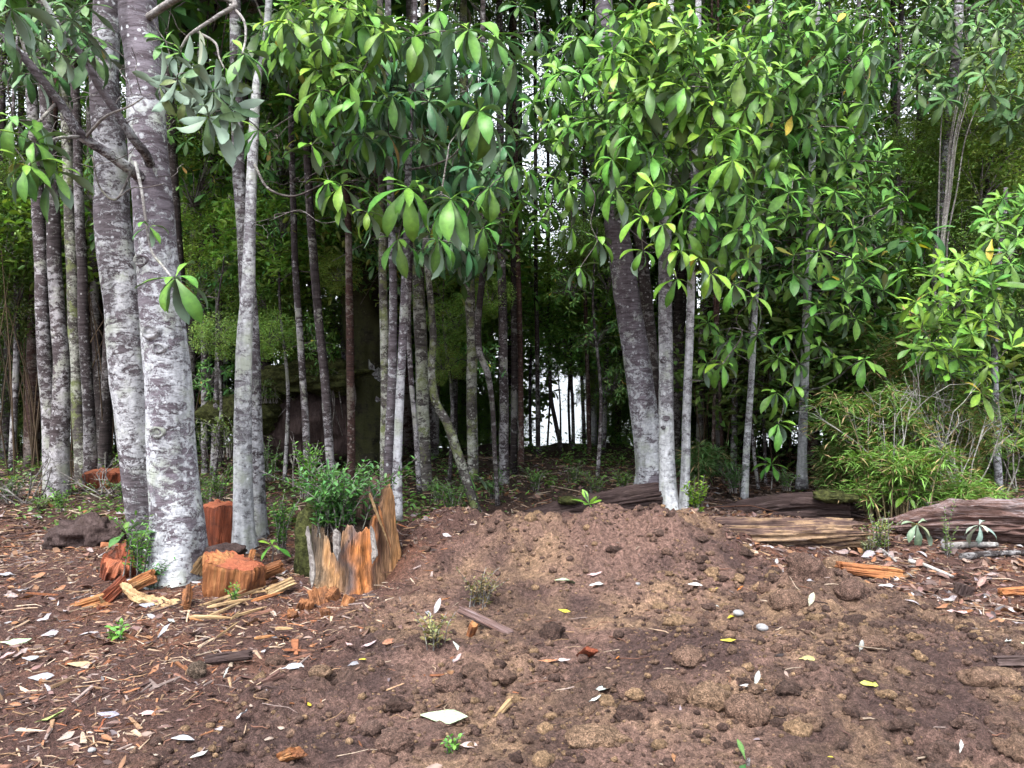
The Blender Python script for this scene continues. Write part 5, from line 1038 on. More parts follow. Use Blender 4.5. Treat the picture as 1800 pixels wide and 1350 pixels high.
# small dead leaves
def dens_leaf(x, y):
    p = np.stack([x, y], 1); patch = sstep(-.3, .4, fbm(p, 1.3, 3, 95)); rightlit = lit(x, y) * (x > 1.5) * (y > 4)
    return (np.abs(x) < view_w(y)) * np.clip(.035 * patch * (y < 5.2) + .6 * lit(x, y) * (.35 + .65 * patch) * (1 - sstep(8, 13, y) * .5) + .55 * rightlit, 0, 1)
p = lay(34000, (-8, 8), (2.7, 13), dens_leaf, rs); n = len(p)
PALL = np.array([(.17, .10, .075), (.24, .17, .14), (.34, .29, .30), (.42, .40, .42), (.13, .075, .06), (.30, .15, .075), (.22, .13, .12), (.09, .06, .055), (.48, .36, .30), (.20, .16, .17)])
mb = MB(); which = rs.randint(0, 4, n)
for k in range(4):
    V, F, C = leaf_geo([.30, .36, .28, .42][k], [.8, -.5, 1.4, .2][k], [.5, .2, .8, -.3][k], seg=4, under=False, twist=[.6, -.8, .3, 1.0][k]); V = V - np.array([.5, 0, 0]); q = p[which == k]; m_ = len(q)
    sc = rs.uniform(.05, .13, m_) * np.where(q[:, 1] < 4.3, .7, 1); q[:, 2] += .002 + sc * .05; scatter(mb, V, [F], rot_mats(m_, rs, .45) * sc[:, None, None], q, PALL[rs.choice([0, 0, 0, 1, 1, 3, 4, 4, 4, 5, 5, 5, 6, 6, 7, 7, 9], m_)] * rs.uniform(.4, .95, (m_, 1)), bC=np.clip(C, 0, 1.2))
tag(mb.build('dead_leaves', 'leaf_dry'), 'small curled dead leaves strewn over the forest floor', 'dead leaves', kind='stuff')
# twigs and roots
p = lay(16000, (-8, 8), (2.7, 13), lambda x, y: (np.abs(x) < view_w(y)) * np.clip(.13 + .6 * lit(x, y), 0, 1), rs); n = len(p); mb = MB(); wk = rs.randint(0, 8, n)
for k in range(8):
    q = p[wk == k]; m_ = len(q); b_ = rs.normal(0, .10, 2); bp = np.array([(-.5, 0, 0), (-.17, b_[0], .02), (.17, b_[1], .03), (.5, 0, 0)]); V, F = tube(bp, [.5, .45, .4, .2], 4, cap=False); V[:, 1:] = (V[:, 1:] - np.repeat(bp, 4, 0)[:, 1:]); off = np.repeat(bp, 4, 0)
    L = rs.lognormal(math.log(.065), .65, m_) * np.where(q[:, 1] < 7, 1, 1.6); rad = rs.uniform(.0016, .0055, m_) * np.where(q[:, 1] < 7, 1, 1.6); rm = rot_mats(m_, rs, .22); q[:, 2] += .008
    W1 = np.einsum('nij,kj->nki', rm, np.stack([off[:, 0], off[:, 1], off[:, 2]], 1)) * L[:, None, None]; W2 = np.einsum('nij,kj->nki', rm, np.stack([0 * V[:, 0], V[:, 1], V[:, 2]], 1)) * rad[:, None, None] * 2
    Vn = W1 + W2 + q[:, None, :]; kk = len(V); cols = np.repeat((PALC[rs.choice([0, 1, 4, 5, 6, 7, 4, 8, 6], m_)] * rs.uniform(.5, 1.0, (m_, 1)))[:, None, :], kk, 1)
    mb.add(Vn.reshape(-1, 3), (F[0][None] + (np.arange(m_) * kk)[:, None, None]).reshape(-1, 4), cols.reshape(-1, 3))
tag(mb.build('twig_litter', 'chips'), 'thin twigs and root threads over the soil and litter', 'twig litter', kind='stuff')
# crumbs of soil
p = lay(24000, (-3.5, 3.8), (2.7, 6.6), lambda x, y: (np.abs(x) < view_w(y)) * soil_mask(x, y) * (.25 + .75 * sstep(-.2, .3, fbm(np.stack([x, y], 1), 2.4, 3, 97))), rs); n = len(p)
bV, bF0 = ico(0); mb = MB(); wk = rs.randint(0, 5, n); CR = np.array([(.09, .055, .045), (.15, .092, .07), (.19, .12, .085), (.27, .175, .105), (.12, .076, .062)])
for k in range(5):
    q = p[wk == k]; m_ = len(q); Vk = bV * rs.uniform(.65, 1.25, (12, 1)); sc = rs.lognormal(math.log(.0070), .6, m_); q[:, 2] += sc * .25
    scatter(mb, Vk, [bF0], any_rot(m_, rs) * sc[:, None, None] * np.array([1.1, 1, .85])[None, :, None], q, CR[rs.randint(0, 5, m_)] * rs.uniform(.7, 1.2, (m_, 1)))
p = lay(800, (-1.6, 3.9), (2.9, 6.5), lambda x, y: (np.abs(x) < view_w(y)) * soil_mask(x, y) * (.06 + .94 * sstep(.0, .45, fbm(np.stack([x, y], 1), 1.7, 3, 197) + .25 * sstep(0, 1.5, x))), rs); n = len(p); bV2, bF2 = ico(2); wk = rs.randint(0, 6, n)
for k in range(6):
    q = p[wk == k]; m_ = len(q); Vk = bV2 * (1 + .75 * fbm(bV2, 1.5, 3, 600 + k) + .30 * fbm(bV2, 5, 3, 620 + k, .6, True))[:, None]; sc = rs.lognormal(math.log(.026), .45, m_); q[:, 2] += sc * .15
    scatter(mb, Vk, [bF2], any_rot(m_, rs) * sc[:, None, None] * np.array([1.15, 1, .8])[None, :, None], q, CR[rs.randint(0, 5, m_)] * rs.uniform(.7, 1.1, (m_, 1)))
tag(mb.build('soil_crumbs', 'soil'), 'loose crumbs of dug soil', 'soil crumbs', kind='stuff')
# low undergrowth on the forest floor
rs = np.random.RandomState(78); bV = np.array([(0, 0, 0), (.3, .2, .05), (.75, .18, .04), (1, 0, -.12), (.75, -.18, .04), (.3, -.2, .05)]); bF = [np.array([(0, 3, 2, 1), (0, 5, 4, 3)])[:, ::-1]]
tuft = lay(1500, (-12, 12), (7.3, 15), lambda x, y: (.25 + .75 * sstep(-.1, .3, fbm(np.stack([x, y], 1), .9, 3, 99))) * ~((x > -.2) & (y < 9.1)), rs)
mb = MB(); P_, S_ = [], []
for c in tuft:
    k = rs.randint(12, 40); h = rs.uniform(.08, .38); q = c + rs.normal(0, 1, (k, 3)) * np.array([h * .6, h * .6, 0]); q[:, 2] = c[2] + rs.uniform(.02, 1, k) * h; P_.append(q); S_.append(np.full(k, rs.uniform(.035, .075)))
P_ = np.concatenate(P_); S_ = np.concatenate(S_); n = len(P_)
scatter(mb, bV, bF, rot_mats(n, rs, .55) * (S_ * rs.uniform(.7, 1.3, n))[:, None, None], P_, np.array((.10, .19, .045))[None] * rs.uniform(.35, 1.6, (n, 1)) * (1 + rs.uniform(-.2, .3, (n, 3))))
tag(mb.build('undergrowth', 'leaf_far'), 'low green undergrowth on the shaded forest floor', 'undergrowth', kind='stuff')
# the dark thicket of canes at the left and right
mb = MB()
for k in range(330):
    left = k < 200; Y = rs.uniform(10.5, 15); x = rs.uniform(-.2, .24) * F_PX if left else rs.uniform(1225, 1560); x = rs.uniform(-80, 330) if left else x
    c = np.array(P(x, 820, Y)); c[2] = gz1(c[0], c[1]) - .05; h = rs.uniform(1.2, 3.6); d = rs.normal(0, .16, 2)
    V, F = tube(catmull([c, c + [d[0] * h * .3, d[1] * h * .3, h * .5], c + [d[0] * h, d[1] * h, h]], 4), np.linspace(.012, .005, 9), 5, cap=False); mb.add(V, F, np.array((.08, .056, .036)) * rs.uniform(.35, 1.2))
tag(mb.build('cane_thicket', 'chips'), 'thicket of thin brown canes in the forest shade', 'canes', kind='stuff')

# ------------------------------------------------------------------ shrubs and seedlings
def sprig(name, label, base, n, h, leafL, col, cat='shrub', spread=.5, pairs=9, group=None, width=.4, stemmat='twig', up=.6, narrow=1.0, seed=0, ndown=0.0):
    """stems with leaves set in rows along them"""
    r = np.random.RandomState(seed + 500); e = empty(name, base, label, cat, group); fol = MB(); bV = np.array([(0, 0, 0), (.3, .2 * narrow, .05), (.7, .2 * narrow, .04), (1, 0, -.12), (.7, -.2 * narrow, .04), (.3, -.2 * narrow, .05)]); bF = [np.array([(0, 3, 2, 1), (0, 5, 4, 3)])[:, ::-1]]
    for k in range(n):
        a = r.uniform(0, 2 * PI); hh = h * r.uniform(.6, 1.1); s_ = spread * r.uniform(.2, 1); b0 = np.array(base) + np.array([r.normal(0, .15), r.normal(0, .15), 0]) * spread * h
        d = np.array([math.cos(a) * s_, math.sin(a) * s_, 1]); C = catmull([b0 - [0, 0, .03], b0 + d * hh * .5 * np.array([.7, .7, 1.1]), b0 + d * hh * np.array([1.2, 1.2, 1 - ndown * s_])], 6)
        V, F = tube(C, np.linspace(.0035, .0012, len(C)) * (1 + h), 5, cap=False); m_ = MB(); m_.add(V, F); m_.build('stem', stemmat, e, loc=base)
        T, U, B = frames(C); ps, dr, ss = [], [], []
        for i in range(pairs):
            t_ = .22 + .78 * (i + r.uniform(0, .4)) / pairs; q = C[min(len(C) - 1, int(t_ * (len(C) - 1)))]; Tq = T[min(len(C) - 1, int(t_ * (len(C) - 1)))]; az = r.uniform(0, 6.28)
            for sgn in (-1, 1):
                side = (U[0] * math.cos(az) + np.cross(Tq, U[0]) * math.sin(az)) * sgn; ps.append(q); dr.append(side + Tq * up + r.normal(0, .2, 3)); ss.append(leafL * r.uniform(.7, 1.2) * (1.1 - .4 * t_))
        dr = np.array(dr); dr /= np.linalg.norm(dr, axis=1)[:, None]; up_ = np.tile([0, 0, 1.0], (len(dr), 1)) + r.normal(0, .2, dr.shape); yy = np.cross(up_, dr); yy /= np.linalg.norm(yy, axis=1)[:, None] + 1e-9; zz = np.cross(dr, yy)
        mt = np.stack([dr, yy, zz], 2) * np.array(ss)[:, None, None]; scatter(fol, bV, bF, mt, np.array(ps), np.array(col)[None] * r.uniform(.6, 1.45, (len(ps), 1)) * (1 + r.uniform(-.12, .2, (len(ps), 3))))
    tag(fol.build('foliage', 'leaf_far', e, loc=base), kind='stuff'); return e
LG = (.10, .23, .04); DG = (.04, .11, .035); YG = (.15, .26, .035)
top = Vector((sc_.x - .10, sc_.y - .10, .46))
sprig('shrub', 'glossy dark green shrub growing out of the rotten stump', top, 60, .50, .072, (.065, .165, .05), 'shrub', .95, 11, seed=1)
sprig('fern', 'bright yellow-green fern sprig rising at the back left of the stump shrub', P(540, 870, 6.0), 12, .42, .055, LG, 'fern', .35, 12, narrow=.8, seed=2)
sprig('shrub', 'feathery green shrub standing between the slim trunk and the stump', P(492, 965, 6.4), 16, .50, .045, (.07, .17, .035), 'shrub', .4, 16, narrow=.8, seed=3)
sprig('fern', 'fern-like green seedling against the left foot of the thickest trunk', P(246, 1005, 5.75), 12, .44, .055, LG, 'fern', .5, 12, narrow=.8, seed=4)
sprig('seedling', 'low seedling growing under the fern at the foot of the thickest trunk', P(268, 1035, 5.7), 10, .22, .045, (.06, .16, .05), 'seedling', .6, 8, seed=5)
sprig('seedling', 'small green shoots in front of the orange cut block', G(412, 1065), 6, .16, .035, LG, 'seedling', .6, 7, seed=6)
sprig('shrub', 'withered brownish twiggy shrub lying on the soil in the middle', G(845, 1062), 16, .22, .035, (.17, .145, .075), 'shrub', .9, 8, seed=7, narrow=1.1)
sprig('shrub', 'pale wilted leafy sprig on the soil left of the grey stick', G(768, 1140), 12, .17, .04, (.22, .21, .10), 'shrub', .9, 6, seed=8, narrow=1.2)
sprig('seedling', 'tiny green plant in the soil at the bottom centre', G(795, 1322), 6, .07, .028, LG, 'seedling', .8, 4, seed=9, narrow=1.4)
sprig('seedling', 'upright small-leaved seedling in front of the silver log', G(1662, 978), 5, .45, .04, (.10, .17, .04), 'seedling', .25, 10, seed=10)
sprig('seedling', 'yellow-green small-leaved shrub between the two right logs', G(1545, 968), 14, .30, .04, (.13, .19, .05), 'seedling', .7, 9, seed=11)
sprig('seedling', 'grey-leaved low plant beside the end of the tan-topped log', G(1525, 975), 12, .18, .035, (.17, .19, .10), 'seedling', .8, 6, seed=12)
sprig('shrub', 'yellow-green leafy shoots at the foot of the thin white trunk', P(1222, 905, 7.6), 12, .38, .07, YG, 'shrub', .5, 7, seed=13)
sprig('shrub', 'green herb tuft at the foot of the curved lichened stem', P(795, 895, 7.9), 18, .30, .04, (.08, .18, .04), 'shrub', .7, 9, seed=14)
sprig('shrub', 'mossy green bush on the rise behind the mound', P(1050, 868, 9.3), 18, .28, .04, (.08, .14, .03), 'shrub', .8, 8, seed=15)
sprig('shrub', 'olive bush hanging over the shade between the slim trunk and the earth bank', P(398, 800, 9.4), 22, .7, .06, (.08, .12, .03), 'shrub', .9, 11, seed=16, ndown=.6)
sprig('shrub', 'drooping fern clump behind the slim white trunk', P(380, 880, 8.4), 18, .42, .05, (.07, .14, .03), 'fern', .8, 10, seed=17, ndown=.5)
sprig('seedling', 'low weedy plant on the litter left of the thick trunks', P(70, 905, 8.4), 14, .26, .04, (.10, .12, .05), 'seedling', .8, 7, seed=18)
sprig('seedling', 'light green shoots at the far left behind the dark rotten chunk', P(105, 895, 8.0), 8, .22, .05, LG, 'seedling', .6, 6, seed=19)
sprig('shrub', 'dim feathery shrub at the foot of the leaning grey sapling', P(1290, 862, 9.2), 16, .36, .07, (.06, .14, .04), 'shrub', .6, 8, seed=20, narrow=.5)
for k_, (x_, y_, Y_, n_, h_, L_, c_, l_) in enumerate([(770, 880, 8.3, 16, .26, .04, (.09, .19, .04), 'low green herbs between the slender sapling and the curved stem'), (870, 872, 8.9, 14, .30, .05, (.07, .16, .04), 'dim green herbs at the foot of the crooked dark stem'), (940, 858, 9.6, 14, .28, .05, (.08, .16, .04), 'leafy weeds below the lake gap on the left'), (1010, 850, 10.2, 16, .30, .05, (.08, .14, .04), 'leafy weeds below the lake gap on the right'),
        (1095, 858, 9.4, 12, .26, .05, (.09, .17, .04), 'weeds at the left foot of the stout leaning trunk'), (640, 860, 9.4, 14, .34, .05, (.07, .15, .04), 'weeds behind the stump at the foot of the red-brown trunk'), (350, 900, 7.6, 14, .30, .045, (.10, .19, .045), 'yellowish herbs between the thickest trunk and the dark red block'), (220, 880, 8.2, 12, .26, .045, (.07, .14, .04), 'low herbs behind the foot of the leaning grey trunk'),
        (20, 880, 9.0, 16, .36, .05, (.06, .11, .04), 'dim weeds at the far left edge under the mottled trunks'), (300, 850, 9.6, 16, .5, .06, (.06, .13, .04), 'dim bush behind the thickest trunk'), (470, 840, 9.4, 18, .5, .055, (.07, .15, .04), 'ferny bush behind the slim grey trunk'), (1380, 858, 8.9, 10, .24, .05, (.08, .16, .05), 'small herbs on the crumbled log under the ringed sapling')]):
    sprig('shrub', l_, P(x_, y_, Y_), n_, h_, L_, c_, 'shrub', .8, 8, seed=30 + k_, ndown=.3)
sprig('shrub', 'hanging ferny shrub on the lip of the mossy earth bank', P(560, 672, 10.6), 20, .34, .06, (.10, .18, .045), 'shrub', 1.1, 9, seed=60, ndown=.9)
sprig('shrub', 'olive ferny shrub on the left shoulder of the mossy earth bank', P(470, 705, 10.5), 22, .40, .06, (.09, .15, .04), 'shrub', 1.1, 9, seed=61, ndown=.9)
sprig('seedling', 'tiny leafy weed before the splinters at the left', G(208, 1125), 5, .12, .06, LG, 'seedling', .6, 3, seed=21)
def seedling(label, base, h, n, L, style='up', tint=GREEN, bend=(0, 0)):
    e = empty('seedling', base, label, 'seedling'); tip = Vector(base) + Vector((bend[0], bend[1], h)); limb(e, [Vector(base) - Vector((0, 0, .04)), Vector(base).lerp(tip, .5) + Vector((.01, 0, .02)), tip], [.008, .006, .004], 'twig', 'stem')
    f = Foliage(); f.whorl(tip, (bend[0], bend[1] - .2, 1), n, L, style, tint); f.build(e)
seedling('broad-leaved seedling between the grey and the ringed sapling', P(1356, 855, 9.0), .26, 10, .30, 'spread')
seedling('bright seedling with upright leaves on the dark mossy log', P(1036, 905, 7.5), .10, 8, .20, 'up', LIME)
seedling('broad-leaved seedling by the curved lichened stem', P(826, 865, 8.6), .20, 7, .26, 'spread', LIME)
seedling('lime-green seedling leaning over the left end of the silver log', P(1598, 890, 7.9), .12, 7, .22, 'spread', LIME)
seedling('large-leaved shoot on top of the fern at the thickest trunk', P(222, 960, 5.7), .10, 5, .20, 'up', PALE)
seedling('wilted grey-green leaf cluster drooping before the silver log', P(1612, 945, 6.95), .12, 9, .26, 'droop', (.14, .20, .13))
seedling('pale drooping leaf cluster on a hooked stem before the silver log', P(1725, 945, 6.85), .12, 8, .20, 'droop', (.22, .29, .25), (-.05, -.05))
seedling('pair of dark green leaves sticking up beside the rotten stump foot', P(478, 985, 6.2), .12, 6, .16, 'spread', GREEN)
seedling('lone green leaf tuft at the bottom edge right of centre', G(1312, 1346), .01, 2, .10, 'up', (.05, .14, .04))

# bamboo-like bush with narrow leaves
def bamboo(label, base, n, h, spread, seed, tint, dry=.25, L=.16):
    r = np.random.RandomState(seed); e = empty('bamboo_bush', base, label, 'bamboo', None); fol = MB(); V0, F0, C0 = leaf_geo(.06, .6, .1, seg=3, under=False, pet=.02)
    for k in range(n):
        a = r.uniform(0, 2 * PI); hh = h * r.uniform(.5, 1.1); s_ = spread * r.uniform(.2, 1.1); b0 = np.array(base) + np.array([r.normal(0, .30) * spread, r.normal(0, .2) * spread, 0]); b0[2] = gz1(b0[0], b0[1])
        d = np.array([math.cos(a), math.sin(a) * .7, 0]) * s_; C = catmull([b0 - [0, 0, .05], b0 + d * .25 + [0, 0, hh * .6], b0 + d * .65 + [0, 0, hh * .95], b0 + d * 1.15 + [0, 0, hh * .85]], 6)
        V, F = tube(C, np.linspace(.009, .002, len(C)), 6, cap=False); m_ = MB(); m_.add(V, F, np.array((.26, .21, .12)) * r.uniform(.6, 1.2)); m_.build('culm', 'chips', e, loc=base)
        for i in range(5, len(C)):
            if r.uniform() < .12: continue
            m = r.randint(7, 15); az = r.uniform(0, 2 * PI, m); el = r.uniform(-.5, .7, m); dr = np.stack([np.cos(az) * np.cos(el), np.sin(az) * np.cos(el), np.sin(el)], 1); up = np.tile([0, 0, 1.0], (m, 1)); yy = np.cross(up, dr); yy /= np.linalg.norm(yy, axis=1)[:, None]; zz = np.cross(dr, yy)
            isdry = r.uniform(0, 1, m) < dry; col = np.where(isdry[:, None], np.array((.30, .22, .12)), np.array(tint)) * r.uniform(.6, 1.35, (m, 1)); c_ = C[i] + r.normal(0, .03, 3)
            scatter(fol, V0, [F0], np.stack([dr, yy, zz], 2) * (L * r.uniform(.6, 1.3, m))[:, None, None], np.tile(c_, (m, 1)) + dr * r.uniform(0, .06, (m, 1)), col, bC=np.clip(C0, 0, 1.15))
    tag(fol.build('foliage', 'leaf_far', e, loc=base), kind='stuff'); return e
bamboo('arching narrow-leaved bamboo bush behind the right logs', P(1565, 872, 8.5), 64, 1.30, .62, 1, (.115, .225, .05), .24)
bamboo('low narrow-leaved bamboo clump leaning over the log gap', P(1590, 880, 8.0), 22, .75, .5, 2, (.125, .24, .05), .15)
bamboo('tall dim bamboo behind the ringed sapling with dry tips', P(1600, 850, 9.8), 34, 2.1, .65, 3, (.09, .18, .05), .35, .18)
bamboo('bamboo tuft with pale dry culms left of the dead grey twigs', P(1670, 870, 8.7), 24, 1.1, .5, 4, (.105, .20, .05), .3)
bamboo('grassy bamboo tuft on top of the silver log end', P(1680, 875, 7.9), 16, .40, .35, 5, (.125, .24, .05), .15, .14)
bamboo('dim narrow-leaved tuft right of the thin white trunk', P(1232, 850, 9.4), 12, .6, .35, 6, (.09, .18, .06), .1)
bamboo('narrow-leaved tuft at the foot of the ringed sapling', P(1478, 852, 9.0), 12, .6, .3, 7, (.12, .22, .06), .3)

def dead_bush(label, base, n, h, seed, mat='twig_pale', spread=.5):
    r = np.random.RandomState(seed); e = empty('dead_shrub', base, label, 'dead shrub')
    for k in range(n):
        mb = MB(); a = r.uniform(0, 6.28); d = np.array([math.cos(a) * spread, math.sin(a) * spread * .5, 1.0]); d /= np.linalg.norm(d)
        def grow(p, d, L, rad, lv):
            q = p + d * L * .5 + r.normal(0, .05, 3) * L; t_ = p + d * L + r.normal(0, .08, 3) * L; C = catmull([p, q, t_], 4); V, F = tube(C, np.linspace(rad, rad * .55, len(C)), 5, cap=False); mb.add(V, F)
            if lv:
                for _ in range(r.randint(2, 4)):
                    d2 = d + r.normal(0, .5, 3); d2 /= np.linalg.norm(d2); grow(C[r.randint(3, len(C))], d2, L * r.uniform(.35, .6), rad * .5, lv - 1)
        grow(np.array(base) + r.normal(0, .06, 3) * [1, 1, 0] - [0, 0, .03], d, h * r.uniform(.6, 1), .009, 2); mb.build('stem', mat, e, loc=base)
dead_bush('bleached dead twigs fanning up behind the silver log', P(1690, 860, 8.2), 13, .85, 1)
dead_bush('grey dead stems standing behind the bamboo tuft at the right', P(1630, 865, 8.3), 9, 1.15, 2, spread=.3)
dead_bush('dry tan twigs poking out of the top of the bamboo bush', P(1570, 862, 8.1), 8, 1.0, 12, 'twig_pale', .6)
dead_bush('dry tangled brown twigs at the foot of the left mottled trunks', P(185, 868, 9.0), 12, .5, 3, 'twig', 1.6)
dead_bush('bare grey twigs beside the fern sprig behind the stump', P(520, 850, 6.6), 4, .4, 4, 'twig', .8)
dead_bush('dead twiggy shrub at the right edge above the silver log', P(1785, 860, 8.8), 6, .9, 5, 'twig', .4)
dead_bush('dry reed-like twigs at the far left edge', P(40, 880, 8.5), 8, .6, 6, 'twig', 1.2)

# ------------------------------------------------------------------ fallen leaves one can point at
WHT = (.46, .50, .49); PNK = (.50, .36, .37); GRY = (.33, .35, .40); YEL = (.50, .44, .05); ORG = (.45, .17, .04); PGR = (.42, .55, .36); TAN = (.42, .33, .20); GRN = (.22, .36, .08)
FL = [(780, 1268, 80, 0, PGR, 'large pale green leaf folded on the foreground soil, the biggest fallen leaf'), (1062, 1222, 46, .2, (.5, .6, .58), 'pale bluish leaf lying right of the short brown stick'), (1046, 1240, 26, .4, WHT, 'narrow whitish leaf just below the pale bluish one'),
 (995, 1028, 36, .1, PGR, 'pale green leaf on the mound slope'), (1045, 1017, 28, .2, PNK, 'greyish pink leaf high on the mound slope'), (1050, 1034, 28, 0, WHT, 'thin white leaf below the greyish pink one on the mound'), (992, 1078, 22, -.2, YEL, 'small yellow-green leaf on the soil below the mound'),
 (1225, 1033, 36, 0, (.6, .58, .58), 'white leaf at the right of the mound slope'), (1254, 1040, 17, 0, YEL, 'little yellow leaf touching the white leaf on the mound'), (1298, 1041, 14, .8, ORG, 'small orange leaf on the right of the mound'), (1256, 1070, 22, -.5, WHT, 'crumpled white leaf above the flat grey stone'),
 (1285, 1092, 22, .3, YEL, 'curled yellow leaf beside the flat grey stone'), (1280, 1132, 25, -.1, YEL, 'yellow leaf left below the round grey pebble'), (1424, 1066, 26, 1.3, (.62, .63, .5), 'cream leaf standing upright between two clods'), (1665, 1060, 28, -.6, WHT, 'bright white leaf in the right-hand litter'), (1688, 1086, 40, -.4, PNK, 'long pinkish white leaf below the bright white one'),
 (1772, 1130, 18, .3, WHT, 'white leaf scrap near the right edge'), (1793, 1136, 18, 0, PGR, 'pale green leaf tip at the right edge'), (1328, 1208, 28, 1.2, WHT, 'white leaf standing in the grey leaf cluster at the right foreground'), (1315, 1216, 26, 0, (.5, .52, .53), 'grey-white leaf lying in the cluster at the right foreground'), (1345, 1216, 26, .3, GRY, 'bluish grey leaf at the edge of the right foreground cluster'),
 (1525, 1213, 34, -.15, (.45, .48, .1), 'slim yellow-green leaf on the right foreground soil'), (1420, 1163, 30, .1, (.45, .42, .18), 'narrow yellowish leaf on the right soil'), (1512, 1150, 22, 1.4, WHT, 'thin pale blade sticking up on the right soil'), (1688, 1325, 22, 1.3, WHT, 'thin white blade at the lower right'),
 (765, 1080, 30, 1.2, (.5, .5, .55), 'white leaf standing above the pale wilted sprig'), (752, 1083, 22, -.5, GRY, 'grey leaf leaning on the standing white leaf'), (802, 1140, 30, -.8, (.5, .58, .52), 'pale leaf right of the wilted sprig'), (800, 1168, 22, .9, PNK, 'dull pink leaf under the pale leaf by the wilted sprig'),
 (615, 1138, 32, -.5, PNK, 'pink leaf, left one of the row of three'), (648, 1140, 30, .4, (.5, .38, .42), 'mauve leaf in the middle of the row of three'), (683, 1136, 36, .3, (.4, .2, .13), 'red-orange leaf, right one of the row of three'), (638, 1164, 14, 0, YEL, 'tiny yellow leaf below the row of three'), (622, 1172, 24, .4, GRY, 'folded grey leaf beside the tiny yellow one'),
 (570, 1187, 34, .3, (.55, .42, .45), 'rose leaf in the left foreground soil'), (515, 1180, 36, .1, (.45, .5, .56), 'bluish white leaf left of the rose leaf'), (395, 1197, 22, 1.1, WHT, 'white leaf propped below the charcoal-grey billet'), (30, 1136, 56, .1, PGR, 'pale green leaf at the left edge by the dark chunk'), (14, 1157, 32, .7, PNK, 'pinkish leaf at the left edge'), (55, 1162, 36, 0, GRY, 'grey leaf below the pale green leaf at the left edge'),
 (90, 1267, 46, .45, (.35, .48, .15), 'bright green leaf on the lower left litter'), (72, 1198, 40, .1, GRY, 'grey leaf on top of the lower left cluster'), (85, 1215, 34, -.8, (.45, .44, .48), 'silvery leaf hanging from the lower left cluster'), (140, 1172, 42, .1, TAN, 'tan leaf between the dark chunk and the grey billet'), (210, 1118, 38, .5, GRN, 'green leaf in front of the pale torn root'), (282, 1122, 28, .9, GRY, 'blue-grey leaf below the pale torn root'),
 (300, 1098, 22, -.4, WHT, 'white oval leaf on the pale torn root'), (258, 1068, 30, 0, (.3, .33, .42), 'slate-blue leaf left of the pale torn root'), (40, 1043, 30, -.1, GRY, 'bluish leaf in the litter at far left'), (8, 1015, 34, 0, GRY, 'large grey leaf cut by the left edge'), (322, 1306, 38, -.1, (.45, .48, .54), 'slim silver leaf near the bottom left'), (350, 1338, 30, .4, WHT, 'white leaf at the bottom edge left'),
 (190, 1263, 40, 0, (.28, .28, .36), 'dusky violet-grey leaf in the lower left litter'), (258, 1262, 26, 0, PNK, 'small pink leaf right of the dusky violet-grey leaf'), (425, 1268, 34, .7, (.5, .53, .58), 'silver leaf with a red stalk in the left foreground'), (543, 1247, 16, -.5, YEL, 'tiny yellow leaf scrap in the left foreground soil'), (175, 1290, 32, 1.0, (.28, .09, .04), 'rust-brown curled leaf at the lower left'), (265, 998, 30, .5, PGR, 'pale leaf caught at the foot of the thickest trunk'),
 (823, 1318, 34, .1, (.5, .4, .38), 'pinkish curled leaf at the bottom beside the tiny plant'), (990, 1165, 30, -.1, (.5, .46, .48), 'pale mauve leaf on the soil right of the grey stick'), (965, 1170, 34, .1, (.36, .17, .09), 'copper leaf beside the pale mauve one'), (1462, 1340, 14, 0, YEL, 'small yellow scrap at the bottom right'), (1085, 1160, 16, .6, ORG, 'orange scrap on the soil near the rusty flake'),
 (1395, 925, 20, .3, TAN, 'tan leaf lying on the tan-topped log'), (1600, 948, 26, .2, WHT, 'white leaf in the litter at the end of the silver log'), (1720, 1035, 28, .8, (.32, .2, .18), 'brown upright leaf in the litter at the right'), (1560, 1036, 26, -.2, (.5, .53, .58), 'silvery leaf in front of the orange rotten slab'), (1650, 1008, 30, -.3, (.3, .17, .1), 'brown leaf on the peeled branch in the right litter')]
rs = np.random.RandomState(5)
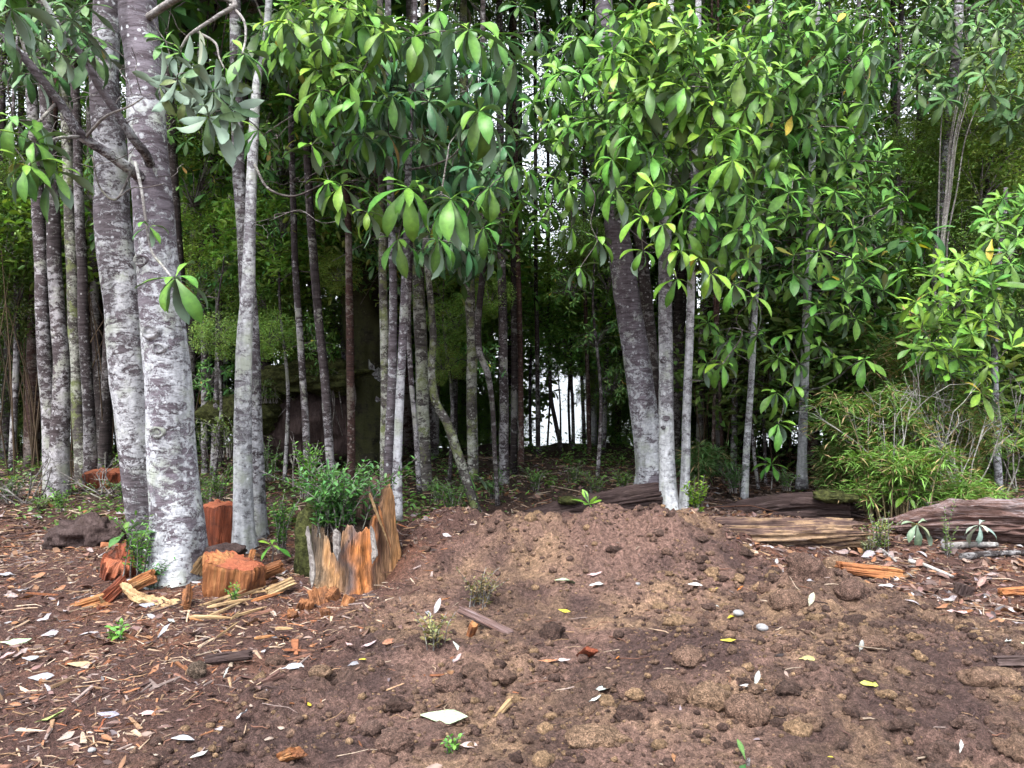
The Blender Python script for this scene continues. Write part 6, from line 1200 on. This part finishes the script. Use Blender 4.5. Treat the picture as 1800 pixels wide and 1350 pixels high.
def fallen(px, py, lpx, ang, col, label, group=None, tilt=.3):
    g = G(px, py); L = lpx / F_PX * g.y * 1.1; k = rs.choice([1, 4, 7, 5, 0]) if group is None else rs.randint(len(DRY)); k = 7 if lpx > 70 else k; o = bpy.data.objects.new('fallen_leaf', DRY[k][0]); COL.objects.link(o)
    st = abs(ang) > .75; d = Vector((math.cos(ang), rs.uniform(-.3, .3), math.sin(ang))) if st else Vector((math.cos(ang * 2), math.sin(ang * 2 + rs.uniform(-.3, .3)), rs.uniform(0, .12))); d.normalize()
    n = Vector((rs.normal(0, .2), -.8 + rs.normal(0, .2), 1)); n = (n - d * n.dot(d)).normalized(); y = n.cross(d); c = g + Vector((0, 0, .012 + L * .05)) - d * (L * (.5 if not st else .25))
    o.matrix_world = Matrix(((d.x * L, y.x * L, n.x * L, c.x), (d.y * L, y.y * L, n.y * L, c.y), (d.z * L, y.z * L, n.z * L, c.z), (0, 0, 0, 1))); o.color = (*[q * .66 for q in col], 1); tag(o, label, 'leaf', group)
for a in FL: fallen(*a)
for k in range(126):
    z = k % 3
    if z == 0: px, py = rs.uniform(0, 520), rs.uniform(1060, 1340); lb, gr = 'dull fallen leaf among the wood chips at the left', 'fallen leaves among the left wood chips'
    elif z == 1: px, py = rs.uniform(1480, 1800), rs.uniform(965, 1110); lb, gr = 'dull fallen leaf in the litter below the right-hand logs', 'fallen leaves below the right-hand logs'
    else: px, py = rs.uniform(0, 240), rs.uniform(890, 1060); lb, gr = 'dull fallen leaf on the shaded litter left of the thick trunks', 'fallen leaves left of the thick trunks'
    if z == 1 and py > 965 + (px - 1480) * .5 + 40: py = 975 + (px - 1480) * .3 * rs.uniform(0, 1)
    word, cl = [('mauve', (.30, .24, .24)), ('silvery', (.38, .36, .40)), ('brown', (.24, .13, .10)), ('rusty', (.30, .14, .07)), ('buff', (.36, .30, .26)), ('dark brown', (.17, .11, .10))][rs.randint(6)]
    sz = rs.uniform(14, 30); fallen(px, py, sz, rs.uniform(-.7, .7), cl, lb.replace('dull', ('small ' if sz < 19 else 'longish ' if sz > 25 else '') + word), gr)
